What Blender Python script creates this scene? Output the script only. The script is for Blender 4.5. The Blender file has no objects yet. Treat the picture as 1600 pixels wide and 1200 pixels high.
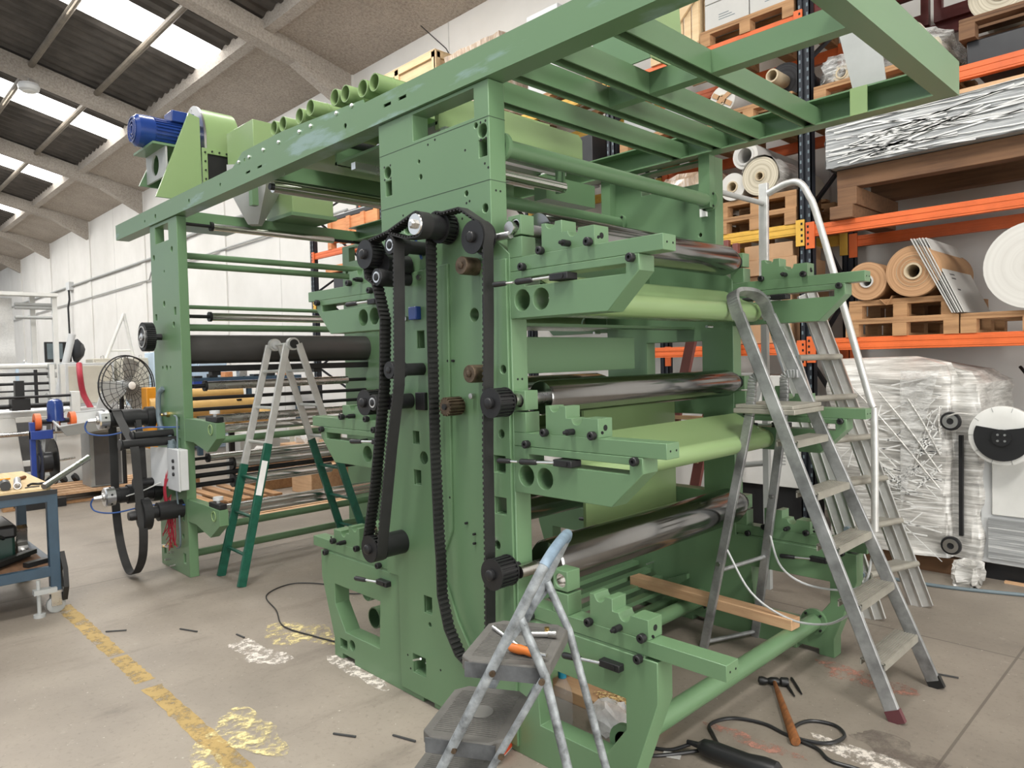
import bpy, bmesh, math, random
from mathutils import Vector, Matrix
from mathutils.geometry import delaunay_2d_cdt
random.seed(7)
sc = bpy.context.scene
COL = sc.collection
# ---------------------------------------------------------------- camera
cd = bpy.data.cameras.new('camera')
cam = bpy.data.objects.new('camera', cd)
COL.objects.link(cam)
cd.sensor_fit = 'HORIZONTAL'; cd.sensor_width = 36.0
cd.lens = 1123.2 / 1600 * 36.0
cd.clip_start = 0.05; cd.clip_end = 300
_y, _p, _r = [math.radians(a) for a in (-45.75, -1.962, -1.403)]
_f = Vector((math.sin(_y) * math.cos(_p), math.cos(_y) * math.cos(_p), math.sin(_p)))
_rt = _f.cross(Vector((0, 0, 1))).normalized(); _up = _rt.cross(_f)
_rr = math.cos(_r) * _rt + math.sin(_r) * _up
_uu = -math.sin(_r) * _rt + math.cos(_r) * _up
_m = Matrix((_rr, _uu, -_f)).transposed().to_4x4(); _m.translation = Vector((0, 0, 1.6))
cam.matrix_world = _m
sc.camera = cam
# ---------------------------------------------------------------- world, exposure
w = bpy.data.worlds.new('world'); sc.world = w; w.use_nodes = True
bg = w.node_tree.nodes['Background']
bg.inputs[0].default_value = (0.86, 0.93, 1.0, 1); bg.inputs[1].default_value = 0.75
sc.view_settings.view_transform = 'Standard'; sc.view_settings.look = 'None'
sc.view_settings.gamma = 1.0; sc.view_settings.use_curve_mapping = False
sc.view_settings.exposure = 0.38
SKYLIGHT = 5.0          # brightness of the translucent roof sheets
# daylight falling in through the roof light strips above the bay (one broad soft lamp per strip)
def area_light(name, loc, rot, sx, sy, power, color=(1, 1, 1)):
    ld = bpy.data.lights.new(name, 'AREA'); ld.shape = 'RECTANGLE'; ld.size = sx; ld.size_y = sy
    ld.energy = power; ld.color = color
    o = bpy.data.objects.new(name, ld); COL.objects.link(o)
    o.location = loc; o.rotation_euler = [math.radians(a) for a in rot]
    return o
# added fill lamp out of view at the right, brightens right-facing sides
area_light('side_fill', (7.4, 0.5, 2.6), (0, 80, 0), 4.5, 6.0, 520, (1.0, 0.98, 0.94))
for _i, _x in enumerate((-36.9, -31.1, -25.3, -19.5, -13.7, -7.9, -2.1, 3.7)):
    area_light('rooflight_and_fill', (_x, 3.4 if _x < -3 else .2, 7.75 if _x < -3 else 8.5), (14, 0, 0), 1.2, 4.2, 330 if _x < -3 else (430 if _x < 0 else 620), (1.0, 0.97, 0.92))  # last two are added fill, placed and strengthened for machine and right floor
# ---------------------------------------------------------------- materials
M = {}
def rgb(r, g, b):
    f = lambda c: (c / 255 / 12.92) if c / 255 <= .04045 else ((c / 255 + .055) / 1.055) ** 2.4
    return (f(r), f(g), f(b), 1)
class NT:
    def __init__(s, name):
        s.m = bpy.data.materials.new(name); s.m.use_nodes = True
        s.t = s.m.node_tree; s.b = s.t.nodes['Principled BSDF']; s.out = s.t.nodes['Material Output']
    def n(s, typ, **kw):
        o = s.t.nodes.new(typ)
        for k, v in kw.items():
            if k in o.inputs.keys() if hasattr(o.inputs, 'keys') else False: o.inputs[k].default_value = v
            else: setattr(o, k, v)
        return o
    def l(s, a, b): s.t.links.new(a, b)
    def coord(s, kind='Object', scale=None):
        tc = s.n('ShaderNodeTexCoord')
        if scale is None: return tc.outputs[kind]
        mp = s.n('ShaderNodeMapping'); mp.inputs['Scale'].default_value = scale
        s.l(tc.outputs[kind], mp.inputs['Vector']); return mp.outputs[0]
    def noise(s, vec, scale, detail=4, rough=.55):
        o = s.n('ShaderNodeTexNoise'); o.inputs['Scale'].default_value = scale
        o.inputs['Detail'].default_value = detail; o.inputs['Roughness'].default_value = rough
        s.l(vec, o.inputs['Vector']); return o.outputs['Fac']
    def ramp(s, fac, stops):
        r = s.n('ShaderNodeValToRGB'); e = r.color_ramp.elements
        e[0].position, e[0].color = stops[0]; e[1].position, e[1].color = stops[-1]
        for p, c in stops[1:-1]: k = e.new(p); k.color = c
        s.l(fac, r.inputs[0]); return r.outputs[0]
    def mix(s, fac, a, b, mode='MIX'):
        x = s.n('ShaderNodeMix'); x.data_type = 'RGBA'; x.blend_type = mode
        for val, sock in ((fac, x.inputs[0]), (a, x.inputs[6]), (b, x.inputs[7])):
            if hasattr(val, 'links') or hasattr(val, 'is_linked'): s.l(val, sock)
            else: sock.default_value = val
        return x.outputs[2]
    def bump(s, h, strength=.3, dist=.01):
        b = s.n('ShaderNodeBump'); b.inputs['Strength'].default_value = strength; b.inputs['Distance'].default_value = dist
        s.l(h, b.inputs['Height']); s.l(b.outputs[0], s.b.inputs['Normal'])
def scal(c, k): return (min(1, c[0] * k), min(1, c[1] * k), min(1, c[2] * k), 1)
def mat(name, col, rough=.5, metal=0., var=.12, scale=6., bump=0., stretch=None, rv=.08, spec=None, coat=0.):
    """painted / solid surface with gentle mottling in colour and gloss"""
    t = NT(name); v = t.coord('Object', stretch or (1, 1, 1))
    nz = t.noise(v, scale, 5, .6)
    c = t.ramp(nz, [(.3, scal(col, 1 - var)), (.7, scal(col, 1 + var))])
    t.l(c, t.b.inputs['Base Color'])
    r = t.n('ShaderNodeMapRange'); r.inputs[3].default_value = max(.02, rough - rv); r.inputs[4].default_value = min(1, rough + rv)
    t.l(nz, r.inputs[0]); t.l(r.outputs[0], t.b.inputs['Roughness'])
    t.b.inputs['Metallic'].default_value = metal
    if spec is not None: t.b.inputs['Specular IOR Level'].default_value = spec
    if coat: t.b.inputs['Coat Weight'].default_value = coat
    if bump: t.bump(t.noise(v, scale * 12, 3), bump, .002)
    M[name] = t.m; return t
def wood(name, a, b, axis=0, scale=3.):
    t = NT(name); s = [14, 14, 14]; s[axis] = 1.0
    v = t.coord('Object', tuple(x * scale / 3 for x in s))
    n1 = t.noise(v, 2.2, 6, .65); v2 = t.coord('Object'); n2 = t.noise(v2, 1.7, 3)
    c = t.ramp(n1, [(.25, b), (.55, a), (.8, scal(a, 1.15))])
    c = t.mix(.35, c, t.ramp(n2, [(.3, scal(b, .8)), (.7, scal(a, 1.2))]))
    t.l(c, t.b.inputs['Base Color']); t.b.inputs['Roughness'].default_value = .8
    t.bump(n1, .25, .003); M[name] = t.m
GREEN = (0.122, 0.216, 0.112, 1)
mat('green', GREEN, .33, var=.035, scale=1.2, rv=.02)
mat('green_sheet', (0.24, 0.345, 0.155, 1), .26, var=.02, scale=1, rv=.015)
def beam_green():
    t = NT('green_beam'); v = t.coord('Object', (1.2, 2, 6)); nz = t.noise(v, 1.6, 6, .6)
    c = t.ramp(nz, [(.0, GREEN), (.56, GREEN), (.66, (0.20, .30, .27, 1)), (1, (.27, .36, .36, 1))])  # pale bluish patches: roof-light reflections put into the beam colour
    t.l(c, t.b.inputs['Base Color']); t.b.inputs['Roughness'].default_value = .33; M['green_beam'] = t.m
beam_green()
mat('chrome', (.74, .73, .71, 1), .2, 1, var=.06, scale=4, rv=.06)
mat('steel', (.56, .55, .53, 1), .28, 1, var=.1, scale=8)
mat('bright_steel', (.72, .72, .72, 1), .3, 1, var=.05)
mat('dark_roller', (.075, .072, .07, 1), .38, .2, var=.08)
mat('anilox', (.27, .268, .265, 1), .17, 1, var=.1, scale=3, rv=.05)
mat('black_steel', (.018, .018, .019, 1), .42, .3, var=.2)
mat('belt_rubber', (.014, .0135, .013, 1), .62, 0, var=.3, scale=12)
mat('black_plastic', (.014, .014, .015, 1), .38)
mat('rusty', (.13, .095, .065, 1), .5, .8, var=.45, scale=30)
mat('aluminium', (.66, .66, .64, 1), .45, .6, var=.12, scale=9, rv=.1)
mat('grip_blue', (.16, .22, .28, 1), .5, .1, var=.4, scale=14)
mat('aluminium_worn', (.36, .365, .365, 1), .5, .7, var=.45, scale=7, rv=.12)
mat('alu_tread', (.33, .315, .27, 1), .6, .4, var=.15, scale=10)
mat('white_paint', (.66, .66, .63, 1), .45, var=.05)
mat('grey_paint', (.36, .37, .36, 1), .45, var=.08)
mat('light_grey', (.55, .56, .56, 1), .45, var=.05)
mat('beige_cabinet', (.52, .49, .41, 1), .5, var=.05)
mat('pale_blue', (.50, .62, .74, 1), .45, var=.05)
mat('motor_blue', (.016, .045, .20, 1), .22, 0, var=.1)
mat('blue_paint', (.02, .05, .26, 1), .35)
mat('bench_blue', (.028, .058, .09, 1), .45, var=.2)
mat('orange_paint', (.66, .13, .03, 1), .48, var=.14, scale=5)
mat('yellow_paint', (.68, .40, .06, 1), .48, var=.14, scale=5)
mat('rack_navy', (.016, .019, .026, 1), .45, .1, var=.2)
mat('dark_red', (.12, .018, .015, 1), .5, var=.2)
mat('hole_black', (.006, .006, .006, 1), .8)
mat('cardboard', (.44, .27, .15, 1), .8, var=.1)
mat('kraft', (.42, .245, .125, 1), .75, var=.07)
mat('white_paper', (.50, .49, .465, 1), .6, var=.03)
mat('cream_film', (.62, .57, .47, 1), .45, var=.08)
mat('yellow_film', (.66, .42, .15, 1), .4, var=.1)
mat('core_board', (.50, .41, .28, 1), .8, var=.1)
mat('black_film', (.02, .02, .022, 1), .35, var=.2)
mat('red_wire', (.38, .03, .05, 1), .5)
mat('blue_wire', (.03, .08, .25, 1), .5)
mat('grey_hose', (.13, .17, .19, 1), .5)
mat('orange_plastic', (.62, .17, .03, 1), .35)
mat('red_print', (.62, .07, .02, 1), .4)
mat('teal_cap', (.02, .24, .36, 1), .35)
mat('ladder_green', (.008, .09, .055, 1), .4, var=.25, scale=20)
mat('maroon', (.10, .03, .035, 1), .5)
mat('red_brown', (.18, .055, .045, 1), .55)
mat('tool_dark', (.03, .03, .03, 1), .4, .6)
mat('dark_green_case', (.012, .04, .03, 1), .4)
mat('label_white', (.85, .85, .83, 1), .5)
mat('brass', (.55, .38, .14, 1), .3, 1)
mat('ink', (.05, .05, .05, 1), .7)
mat('orange_bright', (.72, .30, .02, 1), .4)
mat('hole_grey', (.12, .12, .12, 1), .6)
mat('sawdust', rgb(224, 196, 140), .9)
mat('purlin', rgb(112, 104, 92), .6, var=.25)
mat('seam', rgb(190, 188, 184), .8)
mat('groove', (.03, .05, .03, 1), .6)
mat('foam_panel', (.30, .30, .29, 1), .55)
wood('pallet_wood', rgb(176, 136, 96), rgb(122, 88, 58), 0)
wood('pallet_dark', rgb(120, 88, 62), rgb(78, 55, 40), 0)
wood('fresh_wood', rgb(205, 168, 130), rgb(170, 125, 90), 0)
wood('crate_wood', rgb(214, 188, 150), rgb(196, 165, 124), 0)
wood('orange_wood', rgb(214, 148, 100), rgb(170, 104, 62), 0)
wood('plywood', rgb(205, 182, 140), rgb(180, 152, 112), 0)
wood('hammer_wood', rgb(130, 80, 38), rgb(42, 24, 16), 1, 8)
def wrap_mat(name, base, alpha=1., streak=(1.0, 3.0, 14.0), lo=.35, hi=.95):
    """stretch film: bright creases running round the pack"""
    t = NT(name); v = t.coord('Object', streak)
    n1 = t.noise(v, 3.0, 8, .72); n2 = t.noise(t.coord('Object'), 2.0, 4)
    c = t.ramp(n1, [(.36, scal(base, lo)), (.52, base), (.68, (hi, hi, hi * .98, 1))])
    c = t.mix(.3, c, t.ramp(n2, [(.3, scal(base, .7)), (.7, scal(base, 1.3))]))
    t.l(c, t.b.inputs['Base Color']); t.b.inputs['Roughness'].default_value = .28
    t.b.inputs['Coat Weight'].default_value = .5; t.b.inputs['Coat Roughness'].default_value = .15
    t.bump(n1, .35, .012)
    if alpha < 1:
        r = t.n('ShaderNodeMapRange'); r.inputs[1].default_value = .4; r.inputs[2].default_value = .7
        r.inputs[3].default_value = alpha; r.inputs[4].default_value = 1
        t.l(n1, r.inputs[0]); t.l(r.outputs[0], t.b.inputs['Alpha'])
    M[name] = t.m
wrap_mat('film_wrap', (.56, .545, .51, 1), streak=(.9, 2.0, 16))
wrap_mat('film_brown', (.40, .29, .20, 1), streak=(9, 3, 1.5), hi=.7)
wrap_mat('film_grey', (.33, .34, .34, 1), streak=(.35, .8, 22))
mat('film_crease', (.74, .74, .72, 1), .25)
wrap_mat('film_clear', (.62, .62, .60, 1), .22, (2, 2, 9))
def rings(name, a, b, n=55):
    """end of a wound roll: fine concentric rings around the object's own Y axis"""
    t = NT(name); tc = t.n('ShaderNodeTexCoord'); sx = t.n('ShaderNodeSeparateXYZ'); t.l(tc.outputs['Object'], sx.inputs[0])
    cx = t.n('ShaderNodeCombineXYZ'); t.l(sx.outputs[0], cx.inputs[0]); t.l(sx.outputs[2], cx.inputs[1])
    ln = t.n('ShaderNodeVectorMath'); ln.operation = 'LENGTH'; t.l(cx.outputs[0], ln.inputs[0])
    wv = t.n('ShaderNodeTexNoise'); wv.noise_dimensions = '1D'; wv.inputs['Scale'].default_value = n; wv.inputs['Detail'].default_value = 4
    t.l(ln.outputs['Value'], wv.inputs['W'])
    t.l(t.ramp(wv.outputs['Fac'], [(.3, b), (.65, a)]), t.b.inputs['Base Color']); t.b.inputs['Roughness'].default_value = .75
    M[name] = t.m
rings('kraft_end', rgb(186, 146, 108), rgb(150, 112, 78))
rings('cream_end', rgb(206, 198, 178), rgb(160, 150, 130))
rings('white_end', rgb(206, 204, 198), rgb(196, 193, 187), 30)
rings('black_end', rgb(52, 52, 54), rgb(22, 22, 24))
def glassy(name, col, alpha, rough=.1):
    t = NT(name); t.b.inputs['Base Color'].default_value = col; t.b.inputs['Roughness'].default_value = rough
    nz = t.noise(t.coord('Object'), 40, 3)
    r = t.n('ShaderNodeMapRange'); r.inputs[3].default_value = alpha * .7; r.inputs[4].default_value = min(1, alpha * 1.4)
    t.l(nz, r.inputs[0]); t.l(r.outputs[0], t.b.inputs['Alpha']); M[name] = t.m
glassy('clear_plastic', (.55, .57, .59, 1), .16)
glassy('plastic_bag', (.75, .76, .77, 1), .45, .15)
glassy('hanging_sheet', (.72, .72, .70, 1), .99, .3)
def emit(name, col, s):
    t = NT(name); t.b.inputs['Base Color'].default_value = (0.8, 0.8, 0.8, 1)
    t.b.inputs['Emission Color'].default_value = col; t.b.inputs['Emission Strength'].default_value = s
    M[name] = t.m
emit('skylight', (1, .985, .96, 1), SKYLIGHT)
def floor_mat():
    t = NT('concrete_floor'); v = t.coord('Object')
    big = t.noise(v, .35, 5, .6); mid = t.noise(v, 1.6, 6, .65); fine = t.noise(v, 40, 4, .7)
    c = t.ramp(mid, [(.28, rgb(104, 96, 87)), (.5, rgb(132, 123, 112)), (.72, rgb(152, 143, 130))])
    c = t.mix(.5, c, t.ramp(big, [(.3, rgb(100, 93, 84)), (.65, rgb(158, 148, 135))]))
    c = t.mix(t.ramp(fine, [(.55, (0, 0, 0, 1)), (.8, (.5, .5, .5, 1))]), c, rgb(76, 69, 62))
    # pale scuffs and spilt specks
    vo = t.noise(t.coord('Object', (1, 1, 1)), 9, 8, .8)
    c = t.mix(t.ramp(vo, [(.60, (0, 0, 0, 1)), (.70, (.45, .45, .45, 1))]), c, rgb(176, 167, 153))
    sp = t.noise(t.coord('Object', (1, 1, 1)), 55, 2, .5)
    c = t.mix(t.ramp(sp, [(.72, (0, 0, 0, 1)), (.76, (.8, .8, .8, 1))]), c, rgb(196, 188, 174))
    sm = t.noise(t.coord('Object', (1.2, .35, 1)), 2.4, 6, .7)
    c = t.mix(t.ramp(sm, [(.56, (0, 0, 0, 1)), (.72, (.5, .5, .5, 1))]), c, rgb(88, 80, 73))
    # slab joints along both directions
    sx = t.n('ShaderNodeSeparateXYZ'); t.l(v, sx.inputs[0])
    prev = None
    for ax, off, per in ((0, .83, 5.2), (1, .62, 5.0)):
        a = t.n('ShaderNodeMath', operation='ADD'); a.inputs[1].default_value = off + 100 * per; t.l(sx.outputs[ax], a.inputs[0])
        m = t.n('ShaderNodeMath', operation='MODULO'); m.inputs[1].default_value = per; t.l(a.outputs[0], m.inputs[0])
        g = t.n('ShaderNodeMath', operation='LESS_THAN'); g.inputs[1].default_value = .012; t.l(m.outputs[0], g.inputs[0])
        if prev is None: prev = g.outputs[0]
        else:
            mx = t.n('ShaderNodeMath', operation='MAXIMUM'); t.l(prev, mx.inputs[0]); t.l(g.outputs[0], mx.inputs[1]); prev = mx.outputs[0]
    ml = t.n('ShaderNodeMath', operation='MULTIPLY'); ml.inputs[1].default_value = .55; t.l(prev, ml.inputs[0])
    c = t.mix(ml.outputs[0], c, rgb(66, 59, 53))
    t.l(c, t.b.inputs['Base Color'])
    r = t.n('ShaderNodeMapRange'); r.inputs[3].default_value = .45; r.inputs[4].default_value = .75; t.l(mid, r.inputs[0]); t.l(r.outputs[0], t.b.inputs['Roughness'])
    t.bump(fine, .12, .003); M['concrete_floor'] = t.m
floor_mat()
def rough_concrete(name, a, b, sc_=26):
    t = NT(name); v = t.coord('Object'); n1 = t.noise(v, sc_, 5, .7); n2 = t.noise(v, 1.2, 4)
    c = t.ramp(n1, [(.32, b), (.6, a)]); c = t.mix(.3, c, t.ramp(n2, [(.3, b), (.7, a)]))
    t.l(c, t.b.inputs['Base Color']); t.b.inputs['Roughness'].default_value = .95; t.bump(n1, .8, .03); M[name] = t.m
rough_concrete('sprayed_concrete', rgb(188, 178, 166), rgb(134, 124, 114))
rough_concrete('beam_concrete', rgb(186, 178, 168), rgb(138, 130, 121))
def wall_mat():
    t = NT('white_wall'); v = t.coord('Object'); n1 = t.noise(v, .8, 6, .6); n2 = t.noise(t.coord('Object', (1, 1, .6)), .9, 4)
    c = t.ramp(n1, [(.3, rgb(206, 204, 199)), (.7, rgb(220, 218, 214))])
    c = t.mix(.15, c, t.ramp(n2, [(.35, rgb(196, 192, 186)), (.65, rgb(222, 220, 216))]))
    t.l(c, t.b.inputs['Base Color']); t.b.inputs['Roughness'].default_value = .85; M['white_wall'] = t.m
wall_mat()
def deck_mat():
    t = NT('roof_sheet'); v = t.coord('Object'); n1 = t.noise(v, 2.5, 5)
    t.l(t.ramp(n1, [(.3, rgb(58, 54, 50)), (.7, rgb(84, 79, 74))]), t.b.inputs['Base Color'])
    t.b.inputs['Roughness'].default_value = .7; M['roof_sheet'] = t.m
deck_mat()
def worn_paint(name, col, lo=.42, hi=.5, scale=14):
    t = NT(name); v = t.coord('Object'); n1 = t.noise(v, scale, 7, .75); n2 = t.noise(v, 2.2, 3)
    t.l(t.ramp(n2, [(.3, scal(col, .85)), (.7, scal(col, 1.1))]), t.b.inputs['Base Color'])
    t.b.inputs['Roughness'].default_value = .75
    t.l(t.ramp(n1, [(lo, (0, 0, 0, 1)), (hi, (1, 1, 1, 1))]), t.b.inputs['Alpha']); M[name] = t.m
worn_paint('yellow_line_paint', rgb(168, 142, 88), .36, .52, 10)
worn_paint('white_splash', rgb(214, 206, 196), .44, .56, 18)
worn_paint('yellow_splash', rgb(222, 206, 150), .46, .6, 14)
worn_paint('red_splash', rgb(176, 128, 112), .46, .6, 16)
worn_paint('dark_stain', rgb(108, 98, 90), .40, .7, 6)
# ---------------------------------------------------------------- mesh helpers
V = Vector
class MB:
    """collects shapes; build() links them as ONE mesh object"""
    def __init__(s): s.bm = bmesh.new()
    def box(s, x0, x1, y0, y1, z0, z1):
        vs = [s.bm.verts.new((x, y, z)) for x in (x0, x1) for y in (y0, y1) for z in (z0, z1)]
        for f in ((0, 1, 3, 2), (4, 6, 7, 5), (0, 4, 5, 1), (2, 3, 7, 6), (0, 2, 6, 4), (1, 5, 7, 3)): s.bm.faces.new([vs[i] for i in f])
        return s
    def obb(s, c, size, R):
        c = V(c); h = [k / 2 for k in size]
        vs = [s.bm.verts.new(c + R @ V((a * h[0], b * h[1], d * h[2]))) for a in (-1, 1) for b in (-1, 1) for d in (-1, 1)]
        for f in ((0, 1, 3, 2), (4, 6, 7, 5), (0, 4, 5, 1), (2, 3, 7, 6), (0, 2, 6, 4), (1, 5, 7, 3)): s.bm.faces.new([vs[i] for i in f])
        return s
    def bar(s, p, q, wd, ht, up=(0, 0, 1)):
        p, q = V(p), V(q); d = q - p; L = d.length; d.normalize(); u = V(up)
        sd = u.cross(d)
        if sd.length < 1e-5: sd = V((1, 0, 0)).cross(d)
        sd.normalize(); u = d.cross(sd)
        return s.obb((p + q) / 2, (L, wd, ht), Matrix((d, sd, u)).transposed())
    def ring(s, c, a, b, r, n, ph=0):
        return [s.bm.verts.new(c + a * (r * math.cos(ph + 2 * math.pi * i / n)) + b * (r * math.sin(ph + 2 * math.pi * i / n))) for i in range(n)]
    def lathe(s, p, q, prof, n=24, cap=True):
        """prof: list of (t along p->q in metres, radius)"""
        p, q = V(p), V(q); d = (q - p).normalized()
        a = d.cross(V((0, 0, 1)))
        if a.length < 1e-4: a = d.cross(V((1, 0, 0)))
        a.normalize(); b = d.cross(a); rs = [s.ring(p + d * t, a, b, max(r, 1e-5), n) for t, r in prof]
        for r0, r1 in zip(rs, rs[1:]):
            for i in range(n): s.bm.faces.new((r0[i], r0[(i + 1) % n], r1[(i + 1) % n], r1[i]))
        if cap:
            if prof[0][1] > 1e-4: s.bm.faces.new(rs[0][::-1])
            if prof[-1][1] > 1e-4: s.bm.faces.new(rs[-1])
        return s
    def cyl(s, p, q, r, n=20, r2=None):
        L = (V(q) - V(p)).length
        return s.lathe(p, q, [(0, r), (L, r if r2 is None else r2)], n)
    def pipe(s, p, q, ro, ri, n=24):
        L = (V(q) - V(p)).length
        return s.lathe(p, q, [(0, ri), (0, ro), (L, ro), (L, ri), (0, ri)], n, cap=False)
    def tube(s, pts, r, n=8, closed=False):
        pts = [V(p) for p in pts]; N = len(pts); rs = []; a = None
        for i, p in enumerate(pts):
            t = (pts[(i + 1) % N] - pts[i - 1]) if closed else (pts[min(i + 1, N - 1)] - pts[max(i - 1, 0)])
            t.normalize()
            if a is None:
                a = t.cross(V((0, 0, 1)))
                if a.length < 1e-3: a = t.cross(V((1, 0, 0)))
            else: a = a - t * a.dot(t)
            a.normalize(); rs.append(s.ring(p, a, t.cross(a), r[i] if isinstance(r, (list, tuple)) else r, n))
        pr = list(zip(rs, rs[1:])) + ([(rs[-1], rs[0])] if closed else [])
        for r0, r1 in pr:
            for i in range(n): s.bm.faces.new((r0[i], r0[(i + 1) % n], r1[(i + 1) % n], r1[i]))
        if not closed: s.bm.faces.new(rs[0][::-1]); s.bm.faces.new(rs[-1])
        return s
    def plate(s, outline, holes, a0, a1, axis='y'):
        """flat plate with holes: outline in (x,z) for axis y, (y,z) for axis x, (x,y) for axis z; from a0 to a1"""
        put = {'y': lambda u, v, a: (u, a, v), 'x': lambda u, v, a: (a, u, v), 'z': lambda u, v, a: (u, v, a)}[axis]
        loops = [list(outline)] + [list(h) for h in holes]; vc = []; ed = []; k = 0
        for lp in loops:
            n = len(lp); ar = sum(lp[i][0] * lp[(i + 1) % n][1] - lp[(i + 1) % n][0] * lp[i][1] for i in range(n))
            vc += [V((p[0], p[1])) for p in (lp if ar > 0 else lp[::-1])]
            ed.append(list(range(k, k + n))); k += n
        ov, oe, of, *_ = delaunay_2d_cdt(vc, [], ed, 2 if holes else 1, 1e-6)
        lo = [s.bm.verts.new(put(v.x, v.y, a0)) for v in ov]; hi = [s.bm.verts.new(put(v.x, v.y, a1)) for v in ov]
        cnt = {}
        for f in of:
            try: s.bm.faces.new([lo[i] for i in f]); s.bm.faces.new([hi[i] for i in f][::-1])
            except ValueError: continue
            for i in range(len(f)):
                e = (f[i], f[(i + 1) % len(f)]); cnt.setdefault(tuple(sorted(e)), []).append(e)
        for es in cnt.values():
            if len(es) == 1:
                i, j = es[0]; s.bm.faces.new((lo[i], lo[j], hi[j], hi[i]))
        return s
    def band(s, path, y0, y1, th, closed=True, teeth=0, axis='y'):
        """belt: (x,z) path swept between y0 and y1, th thick towards the inside; teeth = pitch of inner teeth"""
        pts = [V(p) for p in path]; N = len(pts); put = (lambda x, z, y: (x, y, z))
        area = sum(pts[i].x * pts[(i + 1) % N].y - pts[(i + 1) % N].x * pts[i].y for i in range(N)); sg = 1 if area > 0 else -1
        nr = []
        for i in range(N):
            t = (pts[(i + 1) % N] - pts[i - 1]) if closed else (pts[min(i + 1, N - 1)] - pts[max(i - 1, 0)])
            t.normalize(); nr.append(V((-t.y, t.x)) * sg)
        rows = [[s.bm.verts.new(put(p.x, p.y, y0)), s.bm.verts.new(put(p.x, p.y, y1)),
                 s.bm.verts.new(put(*(p + n * th), y1)), s.bm.verts.new(put(*(p + n * th), y0))] for p, n in zip(pts, nr)]
        for i in range(N if closed else N - 1):
            a, b = rows[i], rows[(i + 1) % N]
            for j in range(4): s.bm.faces.new((a[j], a[(j + 1) % 4], b[(j + 1) % 4], b[j]))
        if teeth:
            acc = 0.
            for i in range(N if closed else N - 1):
                p, q = pts[i], pts[(i + 1) % N]; L = (q - p).length; d = (q - p) / L; n = V((-d.y, d.x)) * sg
                t = acc
                while t < L:
                    c = p + d * t + n * (th + .003)
                    s.obb((c.x, (y0 + y1) / 2, c.y), (teeth * .5, abs(y1 - y0) * .98, .008), Matrix(((d.x, 0, n.x), (0, 1, 0), (d.y, 0, n.y))))
                    t += teeth
                acc = t - L
        return s
    def sheet(s, rows):
        """grid of points -> quads (single skin)"""
        g = [[s.bm.verts.new(p) for p in r] for r in rows]
        for a, b in zip(g, g[1:]):
            for i in range(len(a) - 1): s.bm.faces.new((a[i], a[i + 1], b[i + 1], b[i]))
        return s
    def prism(s, poly, a0, a1, axis='y'): return s.plate(poly, [], a0, a1, axis)
    def ico(s, c, r, sub=2, sc_=(1, 1, 1), jit=0.):
        m = Matrix.Translation(V(c)) @ Matrix.Diagonal((sc_[0], sc_[1], sc_[2], 1))
        o = bmesh.ops.create_icosphere(s.bm, subdivisions=sub, radius=r, matrix=m)
        if jit:
            for v in o['verts']: v.co += V((random.uniform(-jit, jit), random.uniform(-jit, jit), random.uniform(-jit, jit)))
        return s
    def build(s, name, m, parent=None, base=None, bevel=0., smooth=True, label=None, local=False, kind=None):
        bmesh.ops.recalc_face_normals(s.bm, faces=s.bm.faces[:])
        off = V((0, 0, 0))
        if parent is None:
            if base is None:
                xs = [v.co for v in s.bm.verts]
                lo = V([min(c[i] for c in xs) for i in range(3)]); hi = V([max(c[i] for c in xs) for i in range(3)])
                base = V(((lo.x + hi.x) / 2, (lo.y + hi.y) / 2, lo.z))
            off = V(base)
        elif not local:
            p = parent
            while p: off += V(p.location); p = p.parent
            if base is not None: base = V(base); off_total = base; 
        loc = V((0, 0, 0))
        if parent is not None and base is not None and not local: loc = V(base) - off; off = V(base)
        bmesh.ops.translate(s.bm, verts=s.bm.verts[:], vec=-off)
        me = bpy.data.meshes.new(name); s.bm.to_mesh(me); s.bm.free()
        me.materials.append(M[m] if isinstance(m, str) else m)
        if smooth:
            me.shade_smooth()
            try: me.set_sharp_from_angle(angle=math.radians(35))
            except Exception: pass
        o = bpy.data.objects.new(name, me); COL.objects.link(o)
        if parent is None: o.location = off
        else: o.parent = parent; o.location = loc
        if bevel:
            b = o.modifiers.new('bevel', 'BEVEL'); b.width = bevel; b.segments = 2; b.limit_method = 'ANGLE'; b.angle_limit = math.radians(50)
        if label: o['label'] = label
        if kind: o['kind'] = kind
        return o
def thing(name, label, cat, loc=(0, 0, 0), rotz=0., group=None):
    o = bpy.data.objects.new(name, None); COL.objects.link(o); o.empty_display_size = .1
    o.location = loc; o.rotation_euler = (0, 0, rotz); o['label'] = label; o['category'] = cat
    if group: o['group'] = group
    return o
def tag(o, label, cat, group=None):
    o['label'] = label; o['category'] = cat
    if group: o['group'] = group
    return o
def dup(root, loc=None, rotz=None, label=None, group=None):
    r = root.copy(); COL.objects.link(r)
    if loc is not None: r.location = loc
    if rotz is not None: r.rotation_euler = (0, 0, rotz)
    if label: r['label'] = label
    if group: r['group'] = group
    for ch in list(root.children):
        c = ch.copy(); COL.objects.link(c); c.parent = r
        for g in list(ch.children):
            d = g.copy(); COL.objects.link(d); d.parent = c
    return r
def struct(name, mb, m, **kw):
    o = mb.build(name, m, base=(0, 0, 0), **kw); o['kind'] = 'structure'; return o
def circ(cx, cz, r, n=18): return [(cx + r * math.cos(2 * math.pi * i / n), cz + r * math.sin(2 * math.pi * i / n)) for i in range(n)]
def rect(x0, x1, z0, z1): return [(x0, z0), (x1, z0), (x1, z1), (x0, z1)]
def arc(cx, cz, r, a0, a1, n): return [(cx + r * math.cos(math.radians(a0 + (a1 - a0) * i / n)), cz + r * math.sin(math.radians(a0 + (a1 - a0) * i / n))) for i in range(n + 1)]
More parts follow.
